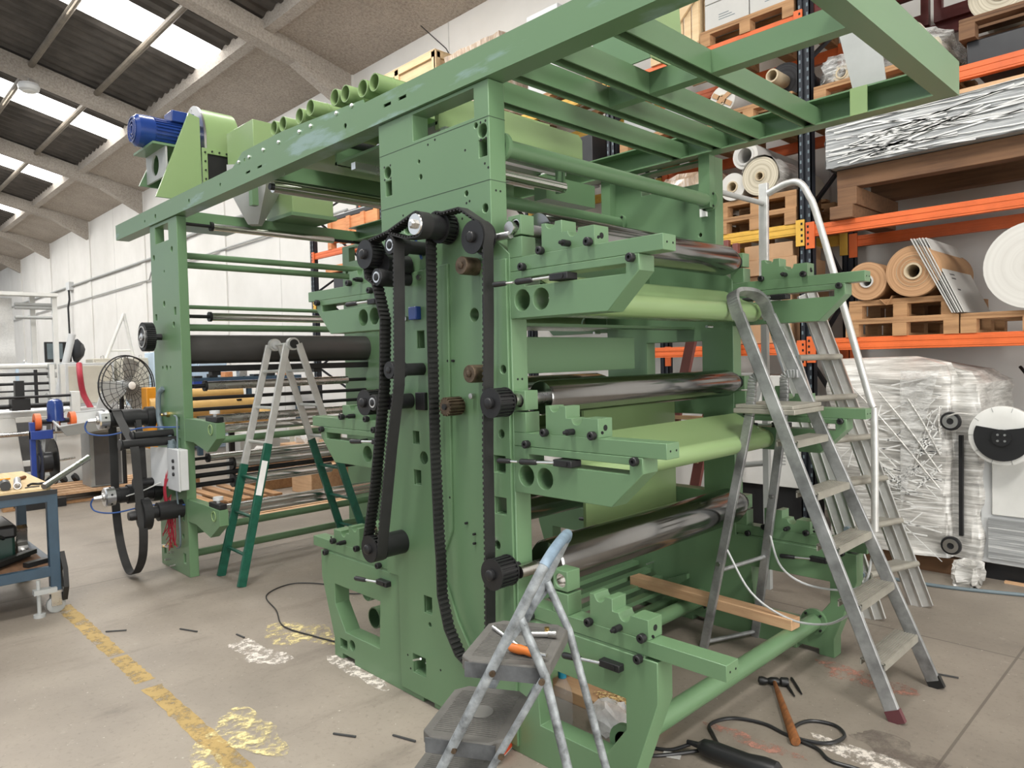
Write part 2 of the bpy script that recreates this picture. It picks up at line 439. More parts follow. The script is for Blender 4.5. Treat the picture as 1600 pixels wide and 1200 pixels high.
def smooth_path(pts, n=6):
    """Catmull-Rom through 3-D points"""
    P = [V(p) for p in pts]; P = [P[0] * 2 - P[1]] + P + [P[-1] * 2 - P[-2]]; out = []
    for i in range(1, len(P) - 2):
        for k in range(n):
            t = k / n; a, b, c, d = P[i - 1:i + 3]
            out.append(.5 * ((2 * b) + (c - a) * t + (2 * a - 5 * b + 4 * c - d) * t * t + (3 * b - a - 3 * c + d) * t ** 3))
    return out + [P[-2]]
# ================================================================ the building
WY, WZ, SL = 7.3, 6.85, .25            # long wall, its top, roof slope
rz = lambda y: WZ + SL * (WY - y)
struct('floor', MB().box(-62, 8, -14, 7.6, -.2, 0), 'concrete_floor')
wl = MB().box(-62, 8, WY, WY + .2, 0, WZ + .12)
wall = struct('wall_back', wl, 'white_wall')
# unseen end wall added to shade the rack, left open for the fill lamp
struct('wall_right_shade', MB().plate([(-14, 0), (-3.2, 0), (-3.2, 4.8), (3.0, 4.8), (3.0, 0), (7.5, 0), (7.5, 7.2), (-9, 11), (-14, 11)], [], 8, 8.2, 'x'), 'white_wall')
BAYS = [-57.9, -52.1, -46.3, -40.5, -34.75, -28.95, -23.15, -17.4, -11.6, -5.8, 0, 5.8]
k = 0
for x in BAYS:                          # posts standing out a little from the wall, panel seams between
    k += 1
    struct('trim_%d' % k, MB().box(x - .16, x + .16, WY - .035, WY, 0, WZ), 'white_wall')
for x in BAYS[:-1]:
    k += 1
    struct('trim_%d' % k, MB().box(x + 2.88, x + 2.90, WY - .004, WY, 0, WZ), 'seam')
YT = -9.0                               # roof modelled up to here, behind the viewer
def slope_slab(mb, x0, x1, y0, y1, dz0, dz1):
    vs = [mb.bm.verts.new((x, y, rz(y) + d)) for x in (x0, x1) for y in (y0, y1) for d in (dz0, dz1)]
    for f in ((0, 1, 3, 2), (4, 6, 7, 5), (0, 4, 5, 1), (2, 3, 7, 6), (0, 2, 6, 4), (1, 5, 7, 3)): mb.bm.faces.new([vs[i] for i in f])
sof = MB()
slope_slab(sof, -62, 8, 5.72, WY + .2, 0, .14)
struct('ceiling', sof, 'sprayed_concrete')
lip = MB(); slope_slab(lip, -62, 8, 5.62, 5.78, -.09, .16)
struct('trim_edge_beam', lip, 'beam_concrete')
# corrugated roof sheet with roof-light strips left open in it
SKY = [(x - 2.75, x - 1.55) for x in BAYS[1:]]
edges = [-62]
for a, b in SKY: edges += [a, b]
edges.append(8)
sheet = MB()
for a, b in zip(edges[0::2], edges[1::2]):
    n = max(2, int(round((b - a) / .17)) * 2); cols = []
    for i in range(n + 1):
        x = a + (b - a) * i / n; d = .05 if (i // 1) % 4 in (1, 2) else 0
        cols.append([(x, 5.8, rz(5.8) + .1 + d), (x, YT, rz(YT) + .1 + d)])
    sheet.sheet(cols)
for a, b in SKY[-2:]: sheet.sheet([[(a + (b - a) * i / 8, 5.8, rz(5.8) + .1 + .05 * ((i // 2) % 2)), (a + (b - a) * i / 8, 2.2, rz(2.2) + .1 + .05 * ((i // 2) % 2))] for i in range(9)])  # closes the last two strips over the rack side to keep it darker
struct('ceiling_corrugated', sheet, 'roof_sheet', smooth=False)
k = 0
for a, b in SKY:
    k += 1; s = MB(); slope_slab(s, a, b, YT, 5.8 if b < -3 else 2.2, .13, .15)  # last two strips are unseen, cut short to light the machine, not the rack
    struct('window_%d' % k, s, 'skylight')
# sheet above everything so no open sky leaks over the purlins' ends
k = 100
for x in BAYS:                          # sloping concrete rafters with a haunch where they meet the wall post
    k += 1; r = MB(); slope_slab(r, x - .14, x + .14, YT, WY - .04, -.30, .05)
    r.prism([(WY - .04, WZ - .62), (WY - .04, WZ - .26), (WY - 1.1, rz(WY - 1.1) - .26), (WY - 1.1, rz(WY - 1.1) - .31)], x - .13, x + .13, 'x')
    struct('trim_%d' % k, r, 'beam_concrete')
y = 4.62
while y > YT:
    k += 1; p = MB()
    p.cyl((-62, y, rz(y) - .02), (8, y, rz(y) - .02), .06, 10)
    struct('trim_%d' % k, p, 'purlin'); y -= 1.17
# conduits on the long wall
def conduit(name, pts, r, label):
    tag(MB().tube(pts, r, 8).build(name, 'grey_paint'), label, 'conduit')
conduit('conduit_pipe', [(-46, WY - .06, 4.8), (-22, WY - .06, 4.8), (-19.5, WY - .06, 5.05), (-11.7, WY - .06, 5.05)], .035, 'upper grey conduit pipe running along the white long wall')
conduit('cable_tray', [(-46, WY - .06, 4.1), (-22.6, WY - .06, 4.2), (-22.4, WY - .06, 4.4), (-11.7, WY - .06, 4.45)], .024, 'lower thin cable line running along the white wall below the conduit')
dc = thing('drop_cable', 'black cable dropping down the white wall from a junction box', 'cable', (-31.5, WY - .08, 2.4))
MB().tube([(-31.5, WY - .12, 4.75), (-31.45, WY - .12, 4.3), (-31.6, WY - .14, 4.0), (-31.55, WY - .14, 2.4)], .035, 6).build('cable', 'black_plastic', dc)
MB().box(-31.75, -31.25, WY - .16, WY - .002, 4.65, 4.95).build('junction_box', 'light_grey', dc)
# smoke-detector-like lamp hung on a rod from the second rafter
lp = thing('ceiling_lamp', 'small round white lamp hanging from a concrete rafter on a thin rod', 'lamp', (-17.3, 3.40, 7.25))
MB().cyl((-17.3, 3.40, 7.40), (-17.3, 3.40, 7.66), .015, 8).build('rod', 'steel', lp)
MB().lathe((-17.3, 3.40, 7.26), (-17.3, 3.40, 7.5), [(0, .13), (.03, .18), (.1, .2), (.15, .18), (.18, .08)], 24).build('lamp_body', 'light_grey', lp)
MB().cyl((-17.3, 3.40, 7.25), (-17.3, 3.40, 7.265), .12, 24).build('diffuser', 'white_paint', lp)
tag(MB().tube([(-9.3, WY - .15, 7.0), (-8.3, 6.9, 6.2), (-7.9, 6.8, 5.7)], .008, 6).build('roof_cable', 'black_plastic'), 'thin dark cable hanging down from the roof edge above the wrapped brown load', 'cable')
# ================================================================ the printing unit
XC = -2.50                              # symmetry plane of the unit
YN0, YN1, YF0, YF1 = 2.00, 2.09, 3.76, 3.85
DECKZ = (1.945, 1.255, .575)            # underside of the three slide bars
pu = thing('printing_unit', 'tall green six-deck printing machine frame standing in the middle of the hall', 'machine', (XC, 2.9, 0))
mir = lambda pts: [(2 * XC - x, z) for x, z in pts]
FOOT_R = [(-2.05, .565), (-1.385, .565), (-1.385, .42), (-1.50, .10), (-1.50, 0), (-1.58, 0), (-1.58, .03), (-1.70, .03), (-1.70, 0)]
FOOT_L = mir(FOOT_R)[::-1]
OPEN_R = [(-1.96, .40), (-1.52, .40), (-1.52, .29), (-1.62, .155), (-1.94, .155)]
def frame_outline():
    top = [(-2.15, 2.735), (-2.15, 2.10), (-2.05, 2.02)]
    right = [(-2.05, 2.02)] + FOOT_R
    left = FOOT_L + [(-2.95, .565), (-2.95, 2.02), (-2.93, 2.1), (-2.93, 2.735)]
    bot = [(-2.26, 0), (-2.26, .03), (-2.34, .03), (-2.34, 0), (-2.62, 0), (-2.62, .03), (-2.70, .03), (-2.70, 0)]
    return top[:2] + right + bot + left
def chan(): return [(-2.215, 2.02), (-2.215, .26), (-2.30, .30), (-2.42, .46), (-2.50, .62), (-2.505, .74), (-2.44, .86), (-2.425, 2.02)]
small = [circ(-2.23, 2.565, .012, 8), circ(-2.3, 2.3, .012, 8), circ(-2.62, 2.5, .009, 8), circ(-2.61, 2.43, .012, 8)]
holes_n = [circ(-2.19, 2.535, .028), circ(-2.865, 2.50, .028), circ(-2.72, 2.22, .03), circ(-2.27, 1.79, .028), circ(-2.185, 2.22, .018),
           rect(-2.215, -2.165, 2.43, 2.50), rect(-2.885, -2.835, 2.39, 2.46), rect(-2.16, -2.09, 1.14, 1.21), rect(-2.16, -2.09, .97, 1.04),
           circ(-2.15, .84, .018), circ(-2.10, .72, .014), circ(-2.11, 1.30, .018), circ(-2.09, 1.56, .018),
           circ(-2.63, 1.16, .03), rect(-2.71, -2.66, 1.22, 1.28), rect(-2.71, -2.655, 1.03, 1.10), rect(-2.66, -2.60, .44, .52),
           circ(-3.32, .1, .028), rect(-3.44, -3.37, .06, .11), rect(-2.76, -2.66, .13, .22), circ(-2.62, .39, .012, 8),
           [(-2.60 + .075 * math.cos(math.radians(a)) + .12, .19 + .085 * math.sin(math.radians(a))) for a in range(22, 382, 45)],
           rect(-2.655, -2.6, 1.66, 1.74)] + small
win = [(-2.24, 2.735 - .001), (-2.66, 2.735 - .001), (-2.66, 2.60), (-2.24, 2.60)]
def side_frame(front):
    y0, y1 = (YN0, YN1) if front else (YF0, YF1)
    mb = MB()
    hs = [OPEN_R, mir(OPEN_R)[::-1], rect(-2.66, -2.24, 2.60, 2.72)]
    if front: mb.plate(frame_outline(), hs + holes_n, y0, y1)
    else:
        hs += [rect(-2.64, -2.25, 1.43, 1.68), rect(-2.64, -2.25, .80, 1.25), circ(-2.25, 2.3, .012, 8), circ(-2.6, 2.35, .012, 8), circ(-2.62, 2.27, .012, 8)]
        mb.plate(frame_outline(), hs, y0, y1)
    return mb
sf = side_frame(True).build('side_frame', 'green', pu, bevel=.003)
# flanged skin plate on the near frame: a raised field either side of the belt channel
skin = MB()
skin.plate([(-2.95, 1.8), (-2.95, .57), (-2.86, .57), (-2.86, .03), (-2.06, .03), (-2.06, 2.0), (-2.215, 2.0)] + chan()[1:] + [(-2.86, 2.0)],
           [h for h in holes_n if all(-2.85 < x < -2.07 and .04 < z < 1.98 for x, z in h) and not any(-2.43 < x < -2.2 for x, z in h) and not any(-2.52 < x < -2.2 and z < .8 for x, z in h)], YN0 - .012, YN0, 'y')
skin.build('cover_plate', 'green', sf, bevel=.002)
for z in (2.585, 2.33):                  # joints between the bolted plates of the near frame
    MB().box(-2.93, -2.15, YN0 - .0008, YN0 + .002, z - .0012, z + .0012).build('plate_joint', 'groove', sf)
    MB().box(-2.1505, -2.1492, YN0, YN1, z - .0012, z + .0012).build('plate_joint', 'groove', sf)
for x, z in ((-2.2, 2.57), (-2.17, 2.57), (-2.2, 2.5), (-2.17, 2.5), (-2.89, 2.53), (-2.84, 2.53), (-2.89, 2.47), (-2.84, 2.47), (-2.3, 2.48), (-2.55, 2.56), (-2.5, 2.57), (-2.33, 2.2), (-2.3, 2.26), (-2.28, 2.265), (-2.75, 2.28), (-2.18, 2.40), (-2.16, 2.38), (-2.88, 2.1), (-2.45, 1.0), (-2.35, .9), (-2.3, .86), (-2.3, .82), (-2.44, 1.6), (-2.41, 1.6), (-2.8, .2), (-2.78, .14), (-2.36, .14), (-2.55, .2)):
    MB().cyl((x, YN0 - .0005 - (.012 if z < 2 else 0), z), (x, YN0 + .001, z), .0055, 8).build('bolt_hole', 'hole_black', sf)
for i, x in enumerate((-2.12, -2.10)):
    for z in (2.29, .62, 1.52): MB().cyl((-2.1505 if z > 2.1 else -2.0505, YN0 + .03 + .025 * i, z), (-2.149 if z > 2.1 else -2.049, YN0 + .03 + .025 * i, z), .005, 8).build('bolt_hole', 'hole_black', sf)
ff = side_frame(False).build('side_frame', 'green', pu, bevel=.003)
MB().box(-2.93, -2.86, YF0 - .06, YF0, 2.44, 2.74).build('stiffener', 'green', ff)
MB().box(-2.22, -2.15, YF0 - .06, YF0, 2.44, 2.74).build('stiffener', 'green', ff)
def deck(right, front, zb, low, tip, dx):
    """one print-deck carrier: bracket > slide bar, blocks, clamp knobs, lever"""
    y0, y1 = (YN0, YN1) if front else (YF0, YF1)
    fx = (lambda x: x) if right else (lambda x: 2 * XC - x)
    pl = lambda pts: [(fx(x), z) for x, z in pts] if right else [(fx(x), z) for x, z in pts][::-1]
    bx = lambda mb, xa, xb, ya, yb, za, zc: mb.box(min(fx(xa), fx(xb)), max(fx(xa), fx(xb)), ya, yb, za, zc)
    b = MB()
    if low: bx(b, -2.04, -1.44, y0 + .005, y1 - .005, zb - .06, zb)
    else:
        b.plate(pl([(-2.05, zb), (-1.43, zb), (-1.43, zb - .055), (-1.565, zb - .185), (-2.05, zb - .185)]),
                [pl(rect(-1.97, -1.485, zb - .062, zb - .028)), pl(circ(-1.985, zb - .115, .042)), pl(circ(-1.885, zb - .117, .042))], y0, y1)
    br = b.build('deck_bracket', 'green', pu, bevel=.0025)
    zt = zb + .055
    bx(MB_ := MB(), -2.09 + max(0, dx) * .3, tip, y0 + .002, y1 - .012, zb + .001, zt)
    MB_.build('slide_bar', 'green', br, bevel=.002)
    o = dx
    n1 = arc(-1.832 + o, zt + .11, .024, 180, 360, 8); n2 = arc(-1.722 + o, zt + .066, .025, 180, 360, 8)
    prof = [(-1.622 + o, zt), (-1.622 + o, zt + .07), (-1.697 + o, zt + .07)] + n2[::-1] + [(-1.775 + o, zt + .066), (-1.775 + o, zt + .11)] + n1[::-1] + [(-1.878 + o, zt + .11), (-1.878 + o, zt)]
    MB().plate(pl(prof), [], y0 + .004, y1 - .004).build('roller_support', 'green', br, bevel=.0015)
    lo = MB(); bx(lo, -2.062 + o, -1.982 + o, y0 + .002, y1 - .01, zt, zt + .08)
    up = MB().plate(pl(rect(-2.058 + o, -1.986 + o, zt + .088, zt + .165)), [pl(circ(-2.022 + o, zt + .125, .027))], y0 + .004, y1 - .012)
    if right or front:
        lo.build('bearing_seat', 'green', br, bevel=.002); up.build('bearing_block', 'green', br, bevel=.002)
        MB().pipe((fx(-2.022 + o), y0 + .01, zt + .125), (fx(-2.022 + o), y1 - .02, zt + .125), .0272, .022).build('bearing_bush', 'chrome', br)
    else: lo.bm.free(); up.bm.free()
    kn = [(-1.872 + o, zt + .008), (-1.638 + o, zt + .01), (-1.97, zb + .012), (-1.455, zb - .012)]
    for x, z in kn:
        k = MB().lathe((fx(x), y0 + .002, z), (fx(x), y0 - .03, z), [(0, .012), (.006, .012), (.007, .016), (.024, .016), (.027, .013), (.027, .006), (.02, .005)], 16)
        k.build('clamp_screw', 'black_steel', br)
    MB().lathe((fx(-1.74 + o), y0 + .002, zt + .018), (fx(-1.74 + o), y0 - .06, zt + .018), [(0, .012), (.035, .012), (.036, .007), (.05, .007), (.052, .004)], 14).build('index_pin', 'black_steel', br)
    MB().cyl((fx(-1.60 + o), y0 - .001, zt + .022), (fx(-1.60 + o), y0 + .001, zt + .022), .006, 10).build('bolt_hole', 'hole_black', br)
    MB().lathe((fx(-1.6225 + o), y0 + .045, zt + .035), (fx(-1.6215 + o), y0 + .045, zt + .035), [(0, .011), (.002, .011)], 14).build('bolt_hole', 'hole_black', br)
    MB().lathe((fx(tip - .0005), y0 + .025, zb + .028), (fx(tip + .001), y0 + .025, zb + .028), [(0, .004), (.0015, .004)], 8).build('bolt_hole', 'hole_black', br)
    MB().lathe((fx(tip - .0005), y0 + .06, zb + .028), (fx(tip + .001), y0 + .06, zb + .028), [(0, .004), (.0015, .004)], 8).build('bolt_hole', 'hole_black', br)
    # quick-release lever in the slot
    zl = zb - .045 - (.02 if low else 0); g = .05 if not low else -.12
    xl = (-1.77 + (.20 if low else 0)) if right else -2.985
    lv = MB().box(xl - .045, xl + .045, y0 - .03, y0 + .03, zl - .013, zl + .013)
    lv = lv.build('lever_body', 'black_steel', br, bevel=.003)
    MB().cyl((xl + .02, y0 - .031, zl), (xl + .02, y0 - .034, zl), .008, 12).build('lever_bolt', 'tool_dark', br)
    MB().cyl((xl - .04, y0 - .028, zl), (xl - .13, y0 - .045, zl - .003), .006, 10).build('lever_rod', 'bright_steel', br)
    MB().lathe((xl - .115, y0 - .043, zl - .003), (xl - .20, y0 - .058, zl - .005), [(0, .009), (.008, .011), (.07, .0125), (.078, .009)], 12).build('lever_grip', 'black_plastic', br)
    if right and not low:
        MB().lathe((xl - .20, y0 - .06, zl - .006), (xl - .24, y0 - .066, zl - .006), [(0, .005), (.04, .005)], 8).build('lever_rod', 'bright_steel', br)
        MB().lathe((xl - .235, y0 - .065, zl - .006), (xl - .30, y0 - .077, zl - .007), [(0, .008), (.008, .010), (.055, .011), (.062, .008)], 12).build('lever_grip', 'black_plastic', br)
    return br
for i, zb in enumerate(DECKZ):
    low = i == 2
    for front in (True, False):
        deck(True, front, zb, low, -1.335 if not (low and front) else -1.13, .2 if (low and front) else 0)
        deck(False, front, zb, low, -1.335 if not low else -1.30, (-.14, -.03, .1)[i])
# anilox rollers, their shafts, mirrored on the left side
for x, z, r in ((-2.03, 2.115, .082), (-2.03, 1.44, .072), (-2.02, .755, .097), (-2.93, 2.10, .08), (-2.95, 1.42, .08), (-2.94, .75, .09)):
    a, b = YN1 + .05, YF0 - .03; L = b - a
    rl = MB().lathe((x, a, z), (x, b, z), [(0, r * .5), (.0, r * .93), (.012, r), (L - .1, r), (L - .03, r * .8), (L - .03, r * .5)], 40).build('anilox_roller', 'anilox', pu)
    MB().cyl((x, YN0 - .02, z), (x, a + .01, z), .026, 16).build('shaft', 'steel', rl)
    MB().cyl((x, b - .04, z), (x, YF0 + .01, z), r * .5, 20).build('shaft', 'black_steel', rl)
def cross_tube(x, z, r, name='cross_tube', m='green', y0=YN1, y1=YF0, flange=True, parent=None, r2=None):
    t = MB().cyl((x, y0, z), (x, y1, z), r, 24).build(name, m, parent or pu)
    if flange:
        MB().cyl((x, y1 - .02, z), (x, y1, z), r * 1.6, 24).build('flange', m, t)
        MB().cyl((x, y0, z), (x, y0 + .02, z), r * 1.6, 24).build('flange', m, t)
        for q in range(4):
            aa = math.pi / 4 + q * math.pi / 2
            MB().cyl((x + r * 1.3 * math.cos(aa), y1 - .03, z + r * 1.3 * math.sin(aa)), (x + r * 1.3 * math.cos(aa), y1 - .02, z + r * 1.3 * math.sin(aa)), .007, 6).build('bolt', 'black_steel', t)
    return t
cross_tube(-2.185, 2.485, .037); cross_tube(-2.83, 2.455, .036)
cross_tube(-1.60, .175, .042); cross_tube(-2.28, .14, .04)
cross_tube(-2.87, 1.9, .03, flange=False)
# ink trays under the decks
for x0, zb, left in ((-2.0, 1.945, 0), (-1.94, 1.255, 0), (-2.0, 1.945, 1), (-2.0, 1.255, 1)):
    fx = (lambda x: 2 * XC - x) if left else (lambda x: x)
    prof = [(x0 - .08, zb + .012), (x0 + .04, zb - .045), (x0 + .10, zb - .073)] + [(x0 + .095 + .048 * math.cos(math.radians(a)), zb - .120 + .048 * math.sin(math.radians(a))) for a in range(70, -100, -10)] + [(x0 - .25, zb - .15)]
    prof = [(fx(x), z) for x, z in prof]; inner = [(x + (.004 if left else -.004), z - .003) for x, z in prof[::-1]]
    MB().plate(prof + inner, [], YN1 + .03, YF0 - .04).build('ink_tray', 'green_sheet', pu)
    MB().box(min(fx(x0 - .08), fx(x0 + .1)), max(fx(x0 - .08), fx(x0 + .1)), YF0 - .045, YF0 - .04, zb - .16, zb - .08).build('tray_end', 'green', pu)
    tm = MB().cyl((fx(x0 - .1), YF0 - .2, zb - .19), (fx(x0 - .1), YF0 - .14, zb - .19), .008, 10); tm.build('drain_fitting', 'bright_steel', pu)
MB().box(-2.42, -2.40, YN1, 3.30, 1.53, 1.705).build('cross_panel', 'green', pu, bevel=.002)
MB().box(-2.42, -2.30, YN1, YF0, 1.75, 1.765).build('cross_panel', 'green', pu, bevel=.002)
MB().box(-2.46, -2.44, 2.9, YF0 - .004, .70, 1.33).build('cross_panel', 'green_sheet', pu, bevel=.002)
MB().box(-2.63, -2.61, 2.5, YF0, 2.0, 2.3).build('cross_panel', 'green', pu, bevel=.002)
rb = MB()
for i in range(9):
    t = i / 8; rb.box(-3.05 + .72 * t, -3.0 + .72 * t, 2.35, YF0, .36 - .26 * t, .385 - .26 * t)
rb.build('drain_grating', 'green', pu)
rb = MB(); rb.bar((-3.07, 3.0, .34), (-2.30, 3.0, .06), .02, .05); rb.build('grating_frame', 'green', pu); MB().bar((-3.07, 2.38, .34), (-2.30, 2.38, .06), .02, .05).build('grating_frame', 'green', pu)
# threaded pins standing out of the far frame
for x, z in ((-2.32, .55), (-2.62, .30), (-2.40, .62), (-2.72, .52)):
    MB().cyl((x, YF0, z), (x + .0, YF0 - .07, z), .006, 8).build('pin', 'bright_steel', ff)
MB().plate([(-2.50, .22), (-2.36, .28), (-2.36, .25), (-2.46, .18)], [], YF0 - .03, YF0).build('corner_bracket', 'green', ff)
for x, z in ((-2.22, 2.40), (-2.82, 2.36)):
    MB().box(x - .02, x + .02, YF0 - .02, YF0, z, z + .05).build('stop_block', 'label_white' if x > -2.5 else 'steel', ff)
# ---- drive side: pulleys, idlers and sleeves on the near frame
def toothed(mb, x, z, r, ya, yb, n=22):
    for i in range(n):
        a = 2 * math.pi * i / n
        mb.obb((x + r * math.cos(a), (ya + yb) / 2, z + r * math.sin(a)), (.012, abs(yb - ya), r * 3.3 / n), Matrix(((math.cos(a), 0, -math.sin(a)), (0, 1, 0), (math.sin(a), 0, math.cos(a)))))
def pulley(x, z, r, yf, yb, flange=True, m='black_steel', teeth=True, hub=.022, name='drive_pulley'):
    b = MB().cyl((x, yf + .006, z), (x, yb, z), r * .93, 32)
    if teeth: toothed(b, x, z, r * .93, yf + .006, yb)
    p = b.build(name, m, pu)
    if flange:
        MB().lathe((x, yf, z), (x, yf + .006, z), [(0, r), (0, r * 1.07), (.006, r * 1.07)], 36).build('flange', m, p)
        MB().lathe((x, yb - .006, z), (x, yb, z), [(0, r * 1.07), (.006, r * 1.07)], 36).build('flange', m, p)
    MB().lathe((x, yf + .001, z), (x, yf - .02, z), [(0, hub), (.014, hub), (.018, hub * .85), (.02, hub * .6)], 24).build('hub', m, p)
    MB().cyl((x, yb, z), (x, YN0 + .01, z), r * .45, 20).build('shaft', m, p)
    return p
def idler(x, z, r, yf, yb, m='black_steel', ring_=True, sleeve=None):
    p = MB().lathe((x, yf, z), (x, yb, z), [(0, r * .9), (.0, r * .95), (.004, r), (yb - yf, r)], 30).build('idler_roller', m, pu)
    if ring_:
        MB().lathe((x, yf + .001, z), (x, yf - .002, z), [(0, r * .42), (.0, r * .62), (.003, r * .62), (.003, r * .42)], 28, cap=False).build('bearing_ring', 'bright_steel', p)
    MB().lathe((x, yf + .001, z), (x, yf - .008, z), [(0, r * .4), (.006, r * .4), (.008, r * .3)], 6 if not ring_ else 20).build('axle', m, p)
    MB().cyl((x, yb, z), (x, YN0 + .01, z), sleeve or r * .6, 20).build('axle_sleeve', 'black_steel', p)
    return p
# upper drive shaft with chrome collar, black sleeve and toothed pulley
p1 = pulley(-2.40, 2.165, .062, 1.93, 1.985, name='drive_pulley', hub=.05)
MB().cyl((-2.40, 1.83, 2.165), (-2.40, 1.93, 2.165), .052, 32).build('sleeve', 'black_steel', p1)
MB().lathe((-2.40, 1.80, 2.165), (-2.40, 1.83, 2.165), [(0, .036), (0, .043), (.006, .047), (.03, .047)], 32).build('chrome_collar', 'chrome', p1, label='polished chrome collar')
MB().lathe((-2.40, 1.802, 2.165), (-2.40, 1.78, 2.165), [(0, .02), (.016, .02), (.022, .012)], 6).build('shaft_nut', 'steel', p1)
pulley(-2.163, 2.09, .062, 1.905, 1.975, teeth=False)
MB().cyl((-2.163, 1.99, 2.09), (-2.03, 1.99, 2.09), .016, 14).build('drive_stub', 'bright_steel', pu)
idler(-2.242, 1.987, .037, 1.91, 1.99, 'rusty', False); idler(-2.215, 1.545, .037, 1.915, 1.99, 'rusty', False)
gg = MB().cyl((-2.364, 1.905, 1.407), (-2.364, 1.99, 1.407), .033, 24); toothed(gg, -2.364, 1.407, .034, 1.905, 1.985, 16)
gg = gg.build('toothed_idler', 'rusty', pu); MB().lathe((-2.364, 1.906, 1.407), (-2.364, 1.897, 1.407), [(0, .014), (.009, .014)], 6).build('axle', 'tool_dark', gg)
pulley(-2.056, 1.432, .055, 1.882, 1.965); pulley(-2.057, .762, .058, 1.867, 1.96)
pulley(-2.775, 2.087, .060, 1.798, 1.87, name='drive_pulley'); 
MB().cyl((-2.72, 1.86, 2.04), (-2.72, 1.99, 2.04), .05, 24).build('gear_housing', 'black_steel', pu)
idler(-2.60, 2.107, .041, 1.815, 1.90, sleeve=.03); idler(-2.705, 1.979, .040, 1.812, 1.90, sleeve=.03); idler(-2.622, 1.566, .039, 1.805, 1.88, ring_=False, sleeve=.028)
pulley(-2.85, 1.417, .056, 1.82, 1.90); idler(-2.76, 1.42, .037, 1.807, 1.88, sleeve=.03)
pulley(-2.817, .745, .058, 1.80, 1.87)
MB().cyl((-2.817, 1.87, .745), (-2.817, 2.0, .745), .056, 30).build('gear_housing', 'black_steel', pu)
MB().cyl((-2.72, 1.86, 1.42), (-2.72, 1.99, 1.42), .035, 24).build('gear_housing', 'black_steel', pu)
MB().box(-2.66, -2.59, 1.97, 1.99, 1.38, 1.46).build('sensor_box', 'black_steel', pu, bevel=.003)
MB().box(-2.68, -2.62, 1.96, 1.99, 1.79, 1.85).build('valve_block', 'motor_blue', pu, bevel=.004, label='small blue valve block')
MB().tube(smooth_path([(-2.60, 1.985, 2.06), (-2.62, 1.97, 2.16), (-2.57, 1.97, 2.22), (-2.55, 1.99, 2.2)], 6), .006, 8).build('air_hose', 'blue_wire', pu)
MB().box(-2.19, -2.16, 1.975, 1.99, 1.74, 1.86).build('belt_guard', 'black_steel', pu)
for x, z in ((-2.62, 1.98), (-2.73, 1.80), (-2.28, 1.45), (-2.16, .86)):
    MB().cyl((x, 1.99, z), (x, 1.975, z), .012, 12).build('bolt', 'steel', pu)
for x, z in ((-2.63, .48), (-2.685, 1.25), (-2.685, 1.06), (-2.71, .175)):     # square pockets with the adjusting screw inside
    MB().box(x - .035, x + .035, YN0 + .055, YN0 + .06, z - .05, z + .05).build('pocket_floor', 'green', sf)
    MB().cyl((x, YN0 + .03, z), (x + .05, YN0 + .03, z + .004), .008, 10).build('adjusting_screw', 'steel', sf)
MB().cyl((-2.73, 1.97, .2), (-2.62, 1.93, .25), .005, 8).build('pin', 'bright_steel', sf)
# ---- the timing belts
A = arc(-2.40, 2.165, .068, 60, 150, 6) + [(-2.47, 2.12), (-2.48, 1.78), (-2.482, 1.22), (-2.472, .86), (-2.464, .75), (-2.462, .58), (-2.42, .44), (-2.35, .345), (-2.27, .31), (-2.19, .36), (-2.145, .50)] + \
    [(-2.135, .83), (-2.13, 1.25), (-2.108, 1.76), (-2.10, 2.06)] + arc(-2.163, 2.09, .072, 0, 75, 6) + [(-2.25, 2.225)]
tag(MB().band(A, 1.91, 1.962, .006, True, .022).build('timing_belt', 'belt_rubber', base=(-2.3, 1.93, .3)), 'long black toothed belt hanging slack down the middle of the near green frame', 'belt', 'timing belts on the near frame')
B = arc(-2.775, 2.087, .066, 120, 250, 6) + [(-2.79, 1.98), (-2.735, 1.95), (-2.68, 1.79), (-2.70, 1.5), (-2.80, 1.03)] + arc(-2.817, .745, .064, 170, 350, 10) + [(-2.735, .83), (-2.652, 1.22), (-2.582, 1.5), (-2.575, 1.6), (-2.565, 1.8)] + arc(-2.60, 2.107, .046, -5, 95, 5) + [(-2.48, 2.115), (-2.40, 2.11)] + arc(-2.40, 2.165, .056, -80, 110, 8) + [(-2.6, 2.17)]
tag(MB().band(B[::-1], 1.805, 1.86, .006, True, .02).build('timing_belt', 'belt_rubber', base=(-2.7, 1.83, .7)), 'black toothed belt looped from the chrome-collared shaft down to the lowest left pulley', 'belt', 'timing belts on the near frame')
# ---- duct stubs lying behind the foot opening
d = thing('duct_branch', 'green duct piece with two round stubs lying behind the left foot opening', 'duct', (-3.5, 2.5, 0))
MB().plate([(2.42, .33), (2.75, .33), (2.75, .0), (2.42, .0)], [], -3.62, -3.30, 'x').build('duct_box', 'green', d, bevel=.003)
MB().plate([(-3.62, .331), (-3.30, .331), (-3.30, .40), (-3.56, .42)], [], 2.44, 2.455).build('duct_flap', 'green', d)
MB().pipe((-3.57, 2.26, .275), (-3.57, 2.43, .275), .058, .052).build('stub', 'green', d)
MB().pipe((-3.44, 2.22, .16), (-3.44, 2.43, .16), .06, .054).build('stub', 'green', d)
